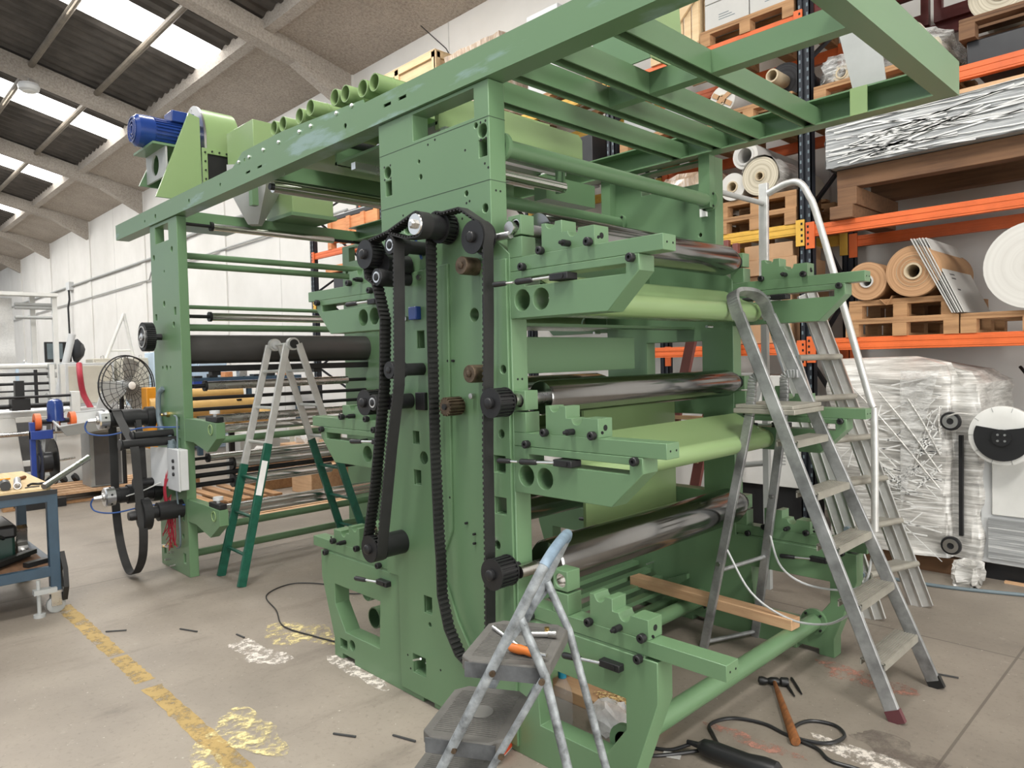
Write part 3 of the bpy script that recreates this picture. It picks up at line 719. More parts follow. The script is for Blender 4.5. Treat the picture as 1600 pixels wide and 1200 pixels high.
# ================================================================ the winding stand on the left
wu = thing('winding_stand', 'green winding stand with chrome guide rollers left of the tall printing frame', 'machine', (-5.6, 2.9, 0))
def post(front):
    y0, y1 = (2.0, 2.07) if front else (3.76, 3.83)
    hs = [rect(-6.07, -5.78, 2.58, 2.71), circ(-6.12, 2.48, .022), circ(-5.72, 2.5, .022), circ(-5.93, 2.1, .022), rect(-6.14, -6.10, 1.98, 2.03), rect(-5.72, -5.68, 2.0, 2.06),
          circ(-5.74, 1.93, .022), circ(-5.85, 1.6, .014), circ(-5.93, 1.6, .02), circ(-6.02, 1.6, .014), circ(-5.9, 2.35, .01, 8), rect(-5.74, -5.70, 1.12, 1.22), rect(-5.74, -5.70, .98, 1.06),
          rect(-5.72, -5.68, .42, .5), rect(-6.16, -6.11, .09, .16), rect(-5.73, -5.68, .09, .17), circ(-5.72, .3, .02)]
    out = [(-6.22, 0), (-5.61, 0), (-5.60, 2.735), (-6.19, 2.735)]
    p = MB().plate(out, hs if front else hs[:3], y0, y1).build('post', 'green', wu, bevel=.003)
    for zt in (1.215, .60):
        b = MB().plate([(-5.61, zt), (-5.42, zt), (-5.36, zt), (-5.30, zt), (-5.02, zt - .01), (-5.02, zt - .12), (-5.19, zt - .225), (-5.45, zt - .17), (-5.61, zt - .17)], [], y0 + .002, y1 - .002)
        b = b.build('bearing_arm', 'green', wu, bevel=.002)
        MB().box(-5.22, -5.03, y0 + .01, y1 - .005, zt - .006, zt + .03).build('bearing_cap', 'black_steel', b, bevel=.004)
        MB().lathe((-5.11, y0 + .035, zt + .03), (-5.11, y0 + .035, zt + .075), [(0, .012), (.02, .012), (.022, .035), (.045, .035)], 16).build('clamp_knob', 'light_grey', b)
        MB().pipe((-5.11, y0 + .0, zt - .06), (-5.11, y0 - .004, zt - .06), .04, .03).build('bearing_ring', 'green_sheet', b)
    return p
post(True); post(False)
PX, PA = -5.85, -5.68
for z, r, m, x, st in ((2.68, .030, 'chrome', PX, .3), (2.44, .026, 'green', PX, 0), (2.37, .026, 'green', PX, 0), (2.055, .016, 'green', PX, 0), (1.985, .032, 'chrome', PX, .26), (1.90, .028, 'green', PX, 0),
                    (1.735, .115, 'dark_roller', PX, 0), (1.455, .035, 'steel', PX, .2), (1.36, .015, 'black_steel', PX, 0), (1.275, .015, 'black_steel', PX, 0), (1.225, .033, 'steel', PA, .06), (1.15, .034, 'chrome', PA, .06), (1.06, .028, 'green', PA, 0),
                    (.90, .03, 'chrome', PX, .2), (.835, .04, 'bright_steel', PX, .4), (.77, .02, 'black_steel', PX, 0), (.70, .045, 'chrome', PX, .4), (.575, .034, 'chrome', PA, .06), (.53, .024, 'chrome', PA, .06), (.46, .02, 'black_steel', PX, 0), (.36, .03, 'green', PX, 0), (.185, .03, 'green', PX, 0)):
    z = 1.6 + (z - 1.6) * (1.045 if x == PX else (1.10 if m != 'green' else 1.075))
    nm = 'guide_roller' if m in ('chrome', 'steel', 'bright_steel') else ('draw_roller' if m == 'dark_roller' else 'cross_tube')
    t = MB().cyl((x, 2.07 + st, z), (x, 3.76 - st, z), r, 28).build(nm, m, wu)
    if st or m == 'dark_roller':
        MB().cyl((x, 2.07, z), (x, 3.76, z), r * .45, 16).build('shaft', 'black_steel', t)
    if st >= .1: MB().cyl((x, 2.05 + st, z), (x, 2.07 + st, z), r * 1.25, 20).build('end_flange', 'black_steel', t)
    if m == 'green' and z < .3:
        MB().cyl((x, 2.07, z), (x, 2.09, z), r * 1.8, 20).build('flange', 'green', t)
MB().box(PX - .03, PX + .06, 2.08, 3.76, 1.56, 1.61).build('lip_bar', 'black_steel', wu, bevel=.004)
for y in (2.3, 2.75, 3.2): MB().box(PX - .02, PX + .05, y, y + .07, 1.53, 1.56).build('lip_bracket', 'black_steel', wu)
g = MB().cyl((-6.02, 1.86, 1.845), (-6.02, 1.93, 1.845), .105, 40); toothed(g, -6.02, 1.845, .107, 1.86, 1.93, 44)
g = g.build('timing_pulley', 'black_steel', wu)
MB().lathe((-6.02, 1.862, 1.845), (-6.02, 1.84, 1.845), [(0, .03), (.012, .03), (.016, .014), (.022, .014)], 20).build('hub', 'bright_steel', g)
MB().pipe((-6.02, 1.858, 1.845), (-6.02, 1.852, 1.845), .085, .075).build('rim', 'steel', g)
MB().cyl((-6.02, 1.93, 1.845), (-6.02, 2.0, 1.845), .025, 14).build('shaft', 'black_steel', g)
for x, z in ((-6.22, 1.205), (-6.15, .615)):        # air-shaft chucks standing out toward the viewer
    c = MB().lathe((x, 1.58, z), (x, 2.0, z), [(0, .068), (.02, .07), (.07, .07), (.07, .058), (.1, .058), (.1, .062), (.16, .062), (.16, .075), (.30, .075), (.30, .064), (.34, .064), (.34, .085), (.40, .085), (.40, .05), (.42, .05)], 32).build('shaft_chuck', 'black_steel', wu)
    MB().lathe((x, 1.575, z), (x, 1.65, z), [(0, .05), (0, .066), (.008, .074), (.07, .074), (.07, .06)], 32).build('chuck_head', 'bright_steel', c, label='bright machined chuck head')
    MB().lathe((x, 1.575, z), (x, 1.50, z), [(0, .035), (.012, .03), (.015, .018), (.06, .014), (.07, .012)], 14).build('air_fitting', 'steel', c)
    for q in range(6):
        a = q * math.pi / 3 + .3
        MB().lathe((x + .0735 * math.cos(a), 1.615, z + .0735 * math.sin(a)), (x + .076 * math.cos(a), 1.615, z + .076 * math.sin(a)), [(0, .009), (.0025, .009)], 8).build('grub_screw', 'black_steel', c)
    MB().tube(smooth_path([(x, 1.50, z), (x - .02, 1.49, z - .05), (x, 1.52, z - .1), (x + .12, 1.62, z - .11), (x + .3, 1.8, z - .06), (x + .45, 1.95, z - .06), (x + .5, 2.0, z - .06)], 6), .006, 8).build('air_line', 'blue_wire', c)
for x, z, y in ((-5.86, 1.09, 1.72), (-5.80, 1.04, 1.62), (-5.95, .72, 1.75)):
    a = MB().cyl((x, y, z), (x, 2.0, z), .034, 20).build('belt_idler', 'black_steel', wu)
    MB().lathe((x, y, z), (x, y - .02, z), [(0, .04), (.01, .045), (.02, .04)], 20).build('end_cap', 'black_steel', a)
wh = MB(); wh.pipe((-5.72, 1.70, .52), (-5.72, 1.76, .52), .12, .095, 36)
for q in range(5):
    a = q * 2 * math.pi / 5; wh.bar((-5.72, 1.73, .52), (-5.72 + .1 * math.cos(a), 1.73, .52 + .1 * math.sin(a)), .03, .02)
wh = wh.build('spoked_pulley', 'black_steel', wu)
MB().lathe((-5.72, 1.62, .52), (-5.72, 2.0, .52), [(0, .03), (.02, .036), (.06, .036), (.06, .045), (.2, .045), (.2, .07), (.38, .07)], 24).build('gearbox_shaft', 'black_steel', wh)
def loop(xl, xr, zt, zb, n=10):
    c = (xl + xr) / 2; r = (xr - xl) / 2
    return c, r
belt = [(-6.22 + .085 * math.cos(math.radians(a)), 1.205 + .085 * math.sin(math.radians(a))) for a in (180, 150, 120, 90, 60, 30)] + \
       [(-5.90, 1.10), (-5.77, 1.02), (-5.74, .9), (-5.68, .55), (-5.64, .42), (-5.68, .22), (-5.80, .09), (-5.93, .035), (-6.06, .06), (-6.20, .2), (-6.28, .4), (-6.30, .62), (-6.29, .9)]
sp = smooth_path([(x, 0, z) for x, z in belt + belt[:1]], 4)[:-1]
tag(MB().band([(p.x, p.z) for p in sp][::-1], 1.665, 1.725, .006).build('flat_belt', 'belt_rubber', base=(-5.9, 1.7, .04)), 'wide black flat belt hanging in a long loop from the upper shaft chuck', 'belt')
b2 = [(-6.11, 1.18), (-6.05, 1.0), (-6.03, .7), (-6.07, .62), (-6.0, .6), (-5.98, .7), (-6.0, 1.0), (-6.07, 1.2)]
tag(MB().band(b2, 1.80, 1.84, .006).build('flat_belt', 'belt_rubber', base=(-6.0, 1.82, .6)), 'narrow black belt stretched between the two shaft chucks behind the long loose loop', 'belt')
# control box with its lid hanging open and the loose wires
cb = thing('control_box', 'grey control box with three black buttons and an open lid on the left post', 'control box', (-5.74, 1.95, .65))
MB().box(-5.76, -5.54, 1.93, 1.997, .68, .985).build('enclosure', 'light_grey', cb, bevel=.006)
MB().box(-5.766, -5.534, 1.92, 1.935, .675, .99).build('front_cover', 'light_grey', cb, bevel=.005)
for z in (.90, .85, .80): MB().lathe((-5.63, 1.921, z), (-5.63, 1.908, z), [(0, .014), (.01, .014), (.013, .01)], 14).build('button', 'black_plastic', cb)
MB().obb((-5.86, 1.90, .84), (.19, .012, .3), Matrix.Rotation(math.radians(22), 3, 'Z')).build('lid', 'light_grey', cb, bevel=.003)
MB().tube(smooth_path([(-5.74, 1.97, .985), (-5.80, 1.97, 1.05), (-5.98, 1.97, 1.1), (-6.06, 1.97, 1.2), (-6.05, 1.97, 1.38), (-6.0, 1.99, 1.44)], 6), .02, 12).build('conduit_hose', 'grey_hose', cb)
MB().lathe((-5.75, 1.95, .985), (-5.75, 1.95, 1.05), [(0, .03), (.03, .03), (.032, .024), (.06, .024)], 12).build('gland', 'grey_hose', cb)
MB().tube(smooth_path([(-5.68, 1.97, .985), (-5.67, 1.97, 1.15), (-5.70, 1.98, 1.22), (-5.78, 1.99, 1.23)], 6), .007, 8).build('air_line', 'grey_hose', cb)
MB().tube(smooth_path([(-5.68, 1.95, .68), (-5.67, 1.96, .45), (-5.70, 1.97, .25), (-5.80, 1.98, .2)], 6), .007, 8).build('air_line', 'grey_hose', cb)
for i in range(26):
    q = random.random; x0 = -5.82 + q() * .05; zend = .15 + q() * .35
    P = [(x0, 1.93, .86 - q() * .1), (x0 - .02, 1.91, .68), (-5.86 + q() * .06, 1.93, .5), (-5.86 + q() * .1, 1.93 + q() * .04, zend + .12), (-5.95 + q() * .2, 1.9 + q() * .08, zend)]
    MB().tube(smooth_path(P, 4), .0035, 5).build('wire', 'red_wire', cb)
MB().tube(smooth_path([(-5.84, 1.89, .72), (-5.95, 1.8, .66), (-6.12, 1.70, .6)], 6), .005, 6).build('cable_tie', 'white_paint', cb)
for x, z in ((-6.05, .18), (-5.95, .14), (-6.03, .07), (-5.92, .04)):
    MB().cyl((x, 2.0, z), (x, 1.96, z), .008, 8).build('stud', 'steel', wu)
for x, z in ((-5.92, 1.235), (-6.0, .185)):
    v = MB().lathe((x, 2.0, z), (x, 1.94, z), [(0, .022), (.02, .022), (.022, .012), (.05, .012), (.06, .008)], 12).build('air_valve', 'brass', wu)
    MB().bar((x - .05, 1.955, z), (x + .06, 1.955, z + .01), .018, .018).build('valve_body', 'bright_steel', v)
# ================================================================ the overhead frame
oh = thing('overhead_frame', 'long green steel frame lying across the tops of the printing frame and winding stand', 'frame', (-3.9, 2.85, 2.735))
ZB, ZT = 2.737, 2.867
nb = MB()
nb.plate(rect(-7.02, -.92, ZB, ZT), [rect(-2.86, -2.80, 2.80, 2.815), rect(-2.74, -2.68, 2.80, 2.815), rect(-4.36, -4.30, 2.79, 2.803), rect(-4.20, -4.14, 2.79, 2.803), circ(-3.2, 2.80, .014, 10), circ(-5.3, 2.79, .014, 10), circ(-6.0, 2.79, .018, 10), circ(-6.25, 2.79, .012, 10), circ(-4.75, 2.80, .012, 10)], 1.985, 1.993)
nb.box(-7.02, -.93, 1.993, 2.09, ZB, ZB + .008); nb.box(-7.02, -.93, 1.993, 2.09, ZT - .008, ZT)
nb.box(-7.02, -7.012, 1.993, 2.082, ZB + .008, ZT - .008); nb.box(-7.02, -.93, 2.082, 2.09, ZB + .008, ZT - .008)
nb.box(-.9365, -.9295, 1.9935, 2.0815, ZB + .0085, ZT - .0085)
nb.build('long_beam', 'green_beam', oh)
fb = MB()
fb.box(-5.9, -.93, 3.742, 3.75, ZB, ZT); fb.box(-5.9, -1.0, 3.66, 3.742, ZB, ZB + .008); fb.box(-5.9, -1.0, 3.66, 3.742, ZT - .008, ZT)
fb.build('long_beam', 'green', oh)
eb = MB(); eb.box(-1.0, -.92, 1.985, 3.75, ZB, ZB + .008); eb.box(-.928, -.92, 1.985, 3.75, ZB + .008, ZT + .02); eb.box(-1.0, -.928, 1.985, 3.742, ZT - .008, ZT - .0005); eb.build('end_beam', 'green', oh)
for x in (-2.335, -2.075, -1.855, -1.555, -4.18, -5.88):
    s = MB(); s.box(x - .035, x - .030, 2.09, 3.742, ZB + .002, ZB + .088); s.box(x + .019, x + .025, 2.09, 3.742, ZB + .002, ZB + .088); s.box(x - .035, x + .025, 2.09, 3.742, ZB + .088, ZB + .095)
    s.build('cross_channel', 'green', oh)
for xa, xb in ((-2.05, -1.89), (-1.83, -1.59), (-1.53, -1.0)):
    s = MB(); s.box(xa, xb, 2.66, 2.668, ZB + .0025, ZB + .094); s.box(xa, xb, 2.668, 2.72, ZB + .0025, ZB + .0075); s.build('tie_bar', 'green', oh)
MB().box(-1.36, -1.28, 3.655, 3.66, ZB, ZT).build('splice_plate', 'green_sheet', oh)
# bolted rail standing along the near beam
MB().plate([(-4.72, 2.867), (-3.08, 2.867), (-3.10, 2.915), (-3.95, 2.965), (-4.5, 2.965)], [circ(-4.55, 2.91, .012, 8), circ(-4.47, 2.91, .012, 8)], 2.03, 2.036).build('side_rail', 'green_beam', oh)
for x in (-4.55, -4.4, -4.2, -4.0, -3.75, -3.62, -3.35, -3.2):
    MB().lathe((x, 2.03, 2.91), (x, 2.018, 2.91), [(0, .012), (.006, .012), (.012, .007)], 6).build('bolt', 'bright_steel', oh)
for x, z, y, r in ((-4.18, 2.69, 2.07, .034), (-3.45, 2.80, 2.35, .036)):
    t = MB().cyl((x, y, z), (x, 3.66, z), r, 24).build('guide_roller', 'chrome', oh); MB().cyl((x, 2.05, z), (x, y, z), r * .6, 14).build('shaft', 'black_steel', t)
# drying hood above the printing frame
dh = thing('drying_hood', 'long green sheet-metal drying hood lying inside the overhead frame', 'hood', (-3.0, 2.7, 2.70))
MB().plate([(2.13, 2.675), (3.16, 2.675), (3.16, 2.82), (3.13, 2.845), (2.13, 2.845)], [], -2.66, -2.63, 'x').build('side_panel', 'green_sheet', dh, bevel=.002)
MB().plate([(2.13, 2.70), (3.5, 2.70), (3.5, 2.845), (2.13, 2.845)], [], -3.55, -3.53, 'x').build('side_panel', 'green', dh)
MB().box(-3.55, -2.64, 2.13, 3.16, 2.70, 2.715).build('floor_panel', 'green', dh)
for x in (-2.59, -2.74, -3.35):
    MB().plate([(2.12, 2.635), (3.12, 2.635), (3.12, 2.655), (3.10, 2.672), (2.12, 2.672)], [], x - .02, x + .02, 'x').build('nozzle_bar', 'bright_steel', dh)
t = MB().cyl((-2.62, 2.12, 2.53), (-2.62, 2.98, 2.53), .03, 24).build('guide_roller', 'chrome', dh)
MB().box(-2.66, -2.60, 2.96, 2.975, 2.50, 2.70).build('hanger', 'green', dh)
MB().box(-3.05, -2.95, 3.2, 3.66, 2.56, 2.70).build('bracket', 'green', dh)
# row of round duct stubs
sb = thing('nozzle_manifold', 'green manifold box with a row of seven open round stubs behind the side rail', 'duct', (-3.8, 2.4, 2.87))
MB().plate([(-4.75, 2.87), (-3.0, 2.87), (-3.0, 3.03), (-3.3, 3.1), (-4.75, 3.06)], [], 2.32, 3.3).build('manifold_box', 'green_sheet', sb, bevel=.003)
for x, z in ((-4.28, 3.085), (-4.16, 3.08), (-3.95, 3.075), (-3.82, 3.09), (-3.55, 3.075), (-3.44, 3.065), (-3.27, 3.045), (-3.16, 3.045)):
    pp = MB().pipe((x * 1.0, 2.14, z), (x, 2.34, z - .0), .046, .041, 28).build('stub', 'green_sheet', sb)
    MB().pipe((x, 2.24, z), (x, 2.25, z), .0485, .046, 28).build('bead', 'green_sheet', pp)
# open-topped guard plates rising above the right half of the frame
def guard(name, poly, x0, x1, ax, m, label):
    tag(MB().plate(poly, [], x0, x1, ax).build(name, m, bevel=.002), label, 'panel')
gp = thing('hood_panels', 'green folded sheet hood standing on the slats near the upper edge of the picture', 'hood', (-1.7, 2.7, 2.84))
MB().plate([(2.56, 2.84), (2.80, 2.84), (2.72, 3.5), (2.56, 3.5)], [], -1.75, -1.742, 'x').build('end_plate', 'green_sheet', gp)
MB().plate([(-2.05, 2.84), (-1.75, 2.84), (-1.75, 3.5), (-2.05, 3.5)], [], 2.55, 2.558).build('back_plate', 'green', gp)
MB().plate([(2.56, 2.86), (2.80, 2.90), (2.72, 3.5), (2.56, 3.5)], [], -2.05, -2.042, 'x').build('end_plate', 'green_sheet', gp)
guard('guard_plate', [(-1.36, 2.86), (-1.21, 2.86), (-1.27, 3.4), (-1.48, 3.4)], 3.70, 3.71, 'y', 'grey_paint', 'tapered grey-green plate standing on the far beam near the right end of the frame')
# ================================================================ the blower
bl = thing('centrifugal_blower', 'green centrifugal blower with a blue electric motor standing on the left end of the frame', 'blower', (0, 0, 0))
cx, cz, R0 = -5.18, 3.12, .27
scroll = [(cx + (R0 * (.82 + .18 * i / 20)) * math.cos(math.radians(-40 + 11.5 * i)), cz + (R0 * (.82 + .18 * i / 20)) * math.sin(math.radians(-40 + 11.5 * i))) for i in range(21)]
scroll = [(-4.99, 3.16)] + [(cx + R0 * math.cos(math.radians(a)) * .72, cz + .02 + R0 * math.sin(math.radians(a))) for a in range(10, 200, 10)] + [(-5.40, 2.95), (-5.32, 2.87), (-4.99, 2.87)]
MB().plate(scroll, [], 2.0, 2.24).build('scroll_casing', 'green_sheet', bl, bevel=.004)
MB().plate([(x * 1.0 + (x + 5.18) * .04, z + (z - 3.1) * .04) for x, z in scroll], [circ(cx, cz, .1)], 1.985, 2.0).build('side_plate', 'bright_steel', bl)
o = MB().plate(rect(1.965, 2.245, 2.78, 3.09), [rect(2.0, 2.21, 2.81, 3.055)], -4.99, -4.975, 'x').build('outlet_flange', 'green_sheet', bl, bevel=.002)
MB().box(-4.988, -4.986, 2.0, 2.21, 2.81, 3.055).build('outlet_mouth', 'hole_black', bl)
for y, z in [(1.982, 2.82 + .06 * i) for i in range(5)] + [(2.228, 2.82 + .06 * i) for i in range(5)] + [(2.03 + .05 * i, 3.072) for i in range(4)] + [(2.03 + .05 * i, 2.795) for i in range(4)]:
    MB().cyl((-4.976, y, z), (-4.966, y, z), .006, 8).build('bolt', 'black_steel', o)
MB().lathe((cx, 2.24, 3.08), (cx, 2.34, 3.08), [(0, .2), (.02, .2), (.02, .17), (.1, .14)], 32).build('inlet_ring', 'green', bl)
ped = MB().plate([(1.66, 2.72), (1.96, 2.72), (1.96, 3.29), (1.89, 3.31)], [], -5.01, -4.99, 'x').build('pedestal_side', 'green_sheet', bl, bevel=.002)
MB().plate([(1.69, 2.87), (1.96, 2.87), (1.96, 3.29), (1.89, 3.31)], [], -5.42, -5.40, 'x').build('pedestal_side', 'green', bl)
MB().plate([(-5.40, 3.08), (-5.02, 3.08), (-5.02, 2.88), (-5.40, 2.88)], [circ(-5.22, 2.98, .07)], 1.74, 1.752).build('pedestal_front', 'grey_paint', bl)
MB().box(-5.40, -5.01, 1.66, 1.96, 3.07, 3.085).build('motor_plate', 'green', bl)
mo = MB().lathe((-5.2, 1.60, 3.19), (-5.2, 1.99, 3.19), [(0, .07), (.0, .085), (.02, .105), (.11, .108), (.11, .098), (.38, .098)], 36).build('motor', 'motor_blue', bl, label='blue electric motor')
fn = MB()
for q in range(28):
    a = 2 * math.pi * q / 28
    fn.obb((-5.2 + .1 * math.cos(a), 1.84, 3.19 + .1 * math.sin(a)), (.014, .24, .005), Matrix(((math.cos(a), 0, -math.sin(a)), (0, 1, 0), (math.sin(a), 0, math.cos(a)))))
fn.build('cooling_fins', 'motor_blue', mo)
MB().box(-5.25, -5.1, 1.82, 1.97, 3.27, 3.345).build('terminal_box', 'motor_blue', mo, bevel=.006)
MB().box(-5.095, -5.09, 1.85, 1.95, 3.14, 3.17).build('nameplate', 'bright_steel', mo)
gl = MB()
for r in (.03, .055, .08): gl.pipe((-5.2, 1.598, 3.19), (-5.2, 1.592, 3.19), r + .005, r - .005, 24)
gl.build('fan_grille', 'motor_blue', mo)
for ch in [bl] + list(bl.children_recursive):           # sizes above are for a 79 % model: bring to full size about the base
    if ch.type == 'MESH':
        for v in ch.data.vertices: v.co = V((v.co.x * 1.27, v.co.y * 1.27, 1.6 + (v.co.z - 1.6) * 1.27))
_o = V((-6.5, 2.5, 2.87)); bl.location = _o
for ch in bl.children:
    ch.location = -_o
MB().box(-6.95, -6.3, 2.15, 2.95, 2.865, 2.90).build('base_frame', 'green', bl)
dk = thing('air_duct', 'green sheet-metal duct with a hopper running behind the blower', 'duct', (-5.7, 3.0, 2.87))
MB().plate([(2.62, 3.26), (3.6, 3.22), (3.6, 3.56), (2.62, 3.58)], [], -6.1, -5.6, 'x').build('duct_box', 'green_sheet', dk, bevel=.004)
MB().box(-6.0, -5.52, 2.90, 3.28, 2.84, 3.22).build('plenum', 'green_sheet', dk, bevel=.004)
MB().box(-6.02, -5.50, 2.88, 3.30, 2.83, 2.86).build('plenum_flange', 'green', dk)
MB().lathe((-5.75, 2.68, 2.76), (-5.75, 2.68, 3.22), [(0, .06), (.05, .09), (.28, .22), (.46, .22)], 4).build('hopper', 'grey_paint', dk)
MB().box(-5.56, -5.50, 2.55, 2.60, 2.87, 3.3).build('support_leg', 'green', dk)
# ================================================================ ladders
def P3(a, b, t): return V(a).lerp(V(b), t)
# --- tall aluminium step ladder, right foreground
l1 = thing('step_ladder', 'tall worn aluminium step ladder with a top hoop standing in front at the right', 'ladder', (-1.45, 3.5, 0))
NB, FBt = V((-1.045, 3.275, 0)), V((-1.02, 3.745, 0))           # front feet
NT_, FT = V((-1.80, 3.36, 1.80)), V((-1.78, 3.66, 1.80))          # where the hoop starts
def rail(mb, pts, wd, ht, up):
    for a, b in zip(pts, pts[1:]): mb.bar(a, b, wd, ht, up)
rails = []
for A, B_ in ((NB, NT_), (FBt, FT)):
    r = MB(); d = (B_ - A).normalized(); r.bar(A, B_, .022, .062, V((.92, 0, .38)))
    r.build('rail', 'aluminium_worn', l1, bevel=.004)
hoop = smooth_path([NT_ + V((0, 0, -.02)), NT_ + V((-.03, .005, .07)), NT_ + V((-.055, .06, .115)), (NT_ + FT) / 2 + V((-.06, 0, .125)), FT + V((-.055, -.06, .115)), FT + V((-.03, -.005, .07)), FT + V((0, 0, -.02))], 6)
mb = MB()
for a, b in zip(hoop, hoop[1:]): mb.bar(a, b, .022, .06, V((.92, 0, .38)))
mb.build('hoop', 'aluminium_worn', l1)
for i in range(5):
    t = (.235 * (i + 1)) / 1.80; a, b = P3(NB, NT_, t), P3(FBt, FT, t)
    s = MB(); m = (a + b) / 2; L = (b - a).length
    s.obb(m + V((-.015, 0, .0)), (.105, L, .008), Matrix.Identity(3)); s.obb(m + V((.036, 0, -.013)), (.006, L, .03), Matrix.Identity(3)); s.obb(m + V((-.065, 0, -.013)), (.006, L, .03), Matrix.Identity(3))
    for q in range(9): s.obb(m + V((-.06 + q * .0115, 0, .005)), (.005, L, .003), Matrix.Identity(3))
    s.build('step', 'alu_tread', l1)
pf = MB(); pf.box(-1.82, -1.52, 3.35, 3.68, 1.325, 1.345); pf.box(-1.83, -1.51, 3.345, 3.685, 1.30, 1.325); pf.build('platform', 'alu_tread', l1, bevel=.004)
RN, RF = V((-2.07, 3.43, 0)), V((-1.94, 3.76, 0)); RTN, RTF = V((-1.70, 3.36, 1.50)), V((-1.68, 3.66, 1.50))
for A, B_ in ((RN, RTN), (RF, RTF)):
    r = MB(); k = P3(A, B_, .86); r.bar(A, k, .025, .045, V((1, 0, .3)));
    pts = smooth_path([k, P3(A, B_, .93) + V((-.01, 0, .01)), B_ + V((-.02, 0, -.02)), B_ + V((.05, 0, -.01))], 5)
    for p, q in zip(pts, pts[1:]): r.bar(p, q, .024, .044, V((1, 0, .3)))
    r.build('rear_leg', 'aluminium_worn', l1, bevel=.003)
MB().tube([P3(RN, RTN, .30) + V((0, .01, 0)), P3(RF, RTF, .32)], .011, 10).build('stay', 'aluminium_worn', l1)
MB().tube([P3(RN, RTN, .0) + V((0, 0, .03)), P3(RF, RTF, .0) + V((0, 0, .03))], .012, 10).build('stay', 'aluminium_worn', l1)
for A, fm, lb_ in ((NB, 'maroon', 'maroon rubber foot'), (FBt, 'tool_dark', None)):
    MB().bar(A + V((.006, 0, 0)), A + V((-.018, 0, .05)), .025, .066, V((.92, 0, .38))).build('foot', fm, l1, label=lb_)
MB().tube(smooth_path([P3(RF, RTF, .42), P3(RF, RTF, .3) + V((.12, -.05, 0)), (-1.6, 3.75, .36), (-1.35, 3.72, .42), P3(FBt, FT, .35)], 6), .006, 6).build('safety_strap', 'light_grey', l1)
MB().tube(smooth_path([P3(RN, RTN, .40), (-1.8, 3.45, .36), (-1.6, 3.45, .27), (-1.4, 3.42, .3), P3(NB, NT_, .24)], 6), .006, 6).build('safety_strap', 'light_grey', l1)
for A, B_, t in ((RN, RTN, .33), (RF, RTF, .55)):
    p = P3(A, B_, t); MB().cyl(p + V((.0, -.02, 0)), p + V((0, -.03, 0)), .012, 12).build('rivet', 'steel', l1)
# --- wide-sided platform ladder with hand rail behind it
l2 = thing('platform_ladder', 'wide-sided aluminium platform ladder with a bent hand rail behind the far green frame', 'ladder', (-1.8, 4.7, 0))
N0, N1 = V((-1.545, 4.47, 0)), V((-2.20, 4.50, 2.0)); F0, F1 = V((-1.41, 4.885, 0)), V((-2.10, 4.86, 2.0))
for A, B_ in ((N0, N1), (F0, F1)):
    r = MB(); r.bar(A, B_, .02, .13, V((.94, 0, .33))); r.build('rail', 'aluminium', l2, bevel=.002)
    r = MB(); d = V((0, -.012, 0)); 
    for o in (-.06, 0, .06): r.bar(A + d + V((.94, 0, .33)) * o, B_ + d + V((.94, 0, .33)) * o, .008, .012, V((.94, 0, .33)))
    r.build('rail_rib', 'bright_steel', l2)
for i in range(7):
    t = (.26 * (i + 1)) / 2.0
    if t > 1: break
    a, b = P3(N0, N1, t), P3(F0, F1, t); s = MB(); s.bar(a + V((.0, 0, 0)), b, .10, .03); s.cyl(a + V((.06, -.01, .005)), b + V((.06, .01, .005)), .02, 12)
    s.build('step', 'alu_tread', l2)
    MB().cyl(a + V((.02, -.012, 0)), a + V((.02, -.03, 0)), .018, 12).build('step_end', 'grey_hose', l2)
MB().tube(smooth_path([(-2.24, 4.60, 2.66), (-2.12, 4.6, 2.70), (-2.03, 4.6, 2.69), (-1.97, 4.6, 2.60), (-1.90, 4.6, 2.4), (-1.62, 4.6, 1.35), (-1.585, 4.6, 1.2), (-1.585, 4.6, .5)], 6), .022, 12).build('hand_rail', 'aluminium', l2)
MB().bar((-2.275, 4.6, 2.10), (-2.27, 4.6, 2.73), .03, .06, (1, 0, 0)).build('rail_post', 'aluminium', l2, bevel=.003)
MB().cyl((-2.275, 4.6, 2.60), (-2.29, 4.0, 2.60), .017, 12).build('guard_bar', 'grey_paint', l2)
MB().bar((-2.27, 4.6, 0), (-2.275, 4.6, 2.12), .04, .04).build('rear_leg', 'grey_paint', l2)
MB().bar((-2.27, 4.6, 1.5), (-2.5, 4.45, .6), .03, .03).build('brace', 'grey_paint', l2)
MB().cyl((-2.27, 4.6, 1.45), (-2.5, 4.6, 1.45), .02, 10).build('brace', 'grey_paint', l2)
MB().cyl((-2.27, 4.6, .86), (-2.5, 4.6, .82), .02, 10).build('brace', 'grey_paint', l2)
# --- green and aluminium folding ladder between stand and printing frame
l3 = thing('folding_ladder', 'aluminium folding ladder with dark green painted lower legs standing astride at the left', 'ladder', (-5.35, 2.75, 0))
legs = [((-5.475, 2.18, 0), (-5.60, 2.69, 1.76)), ((-5.08, 2.165, 0), (-5.29, 2.69, 1.765)), ((-5.55, 3.32, 0), (-5.56, 2.77, 1.76)), ((-5.16, 3.32, 0), (-5.25, 2.77, 1.765))]
for i, (a, b) in enumerate(legs):
    k = (.47, .57, .55, .5)[i]; a, b = V(a), V(b)
    up = MB().bar(P3(a, b, k - .12), b, .022, .055, (0, 1, 0)).build('rail', 'aluminium', l3, bevel=.003)
    MB().bar(a, P3(a, b, k), .028, .062, (0, 1, 0)).build('lower_leg', 'ladder_green', l3, bevel=.003, label='dark green painted lower leg')
lb = MB().bar(P3(legs[1][0], legs[1][1], .36) + V((.017, -.008, 0)), P3(legs[1][0], legs[1][1], .50) + V((.017, -.008, 0)), .003, .045, (0, 1, 0)); lb.build('warning_label', 'label_white', l3)
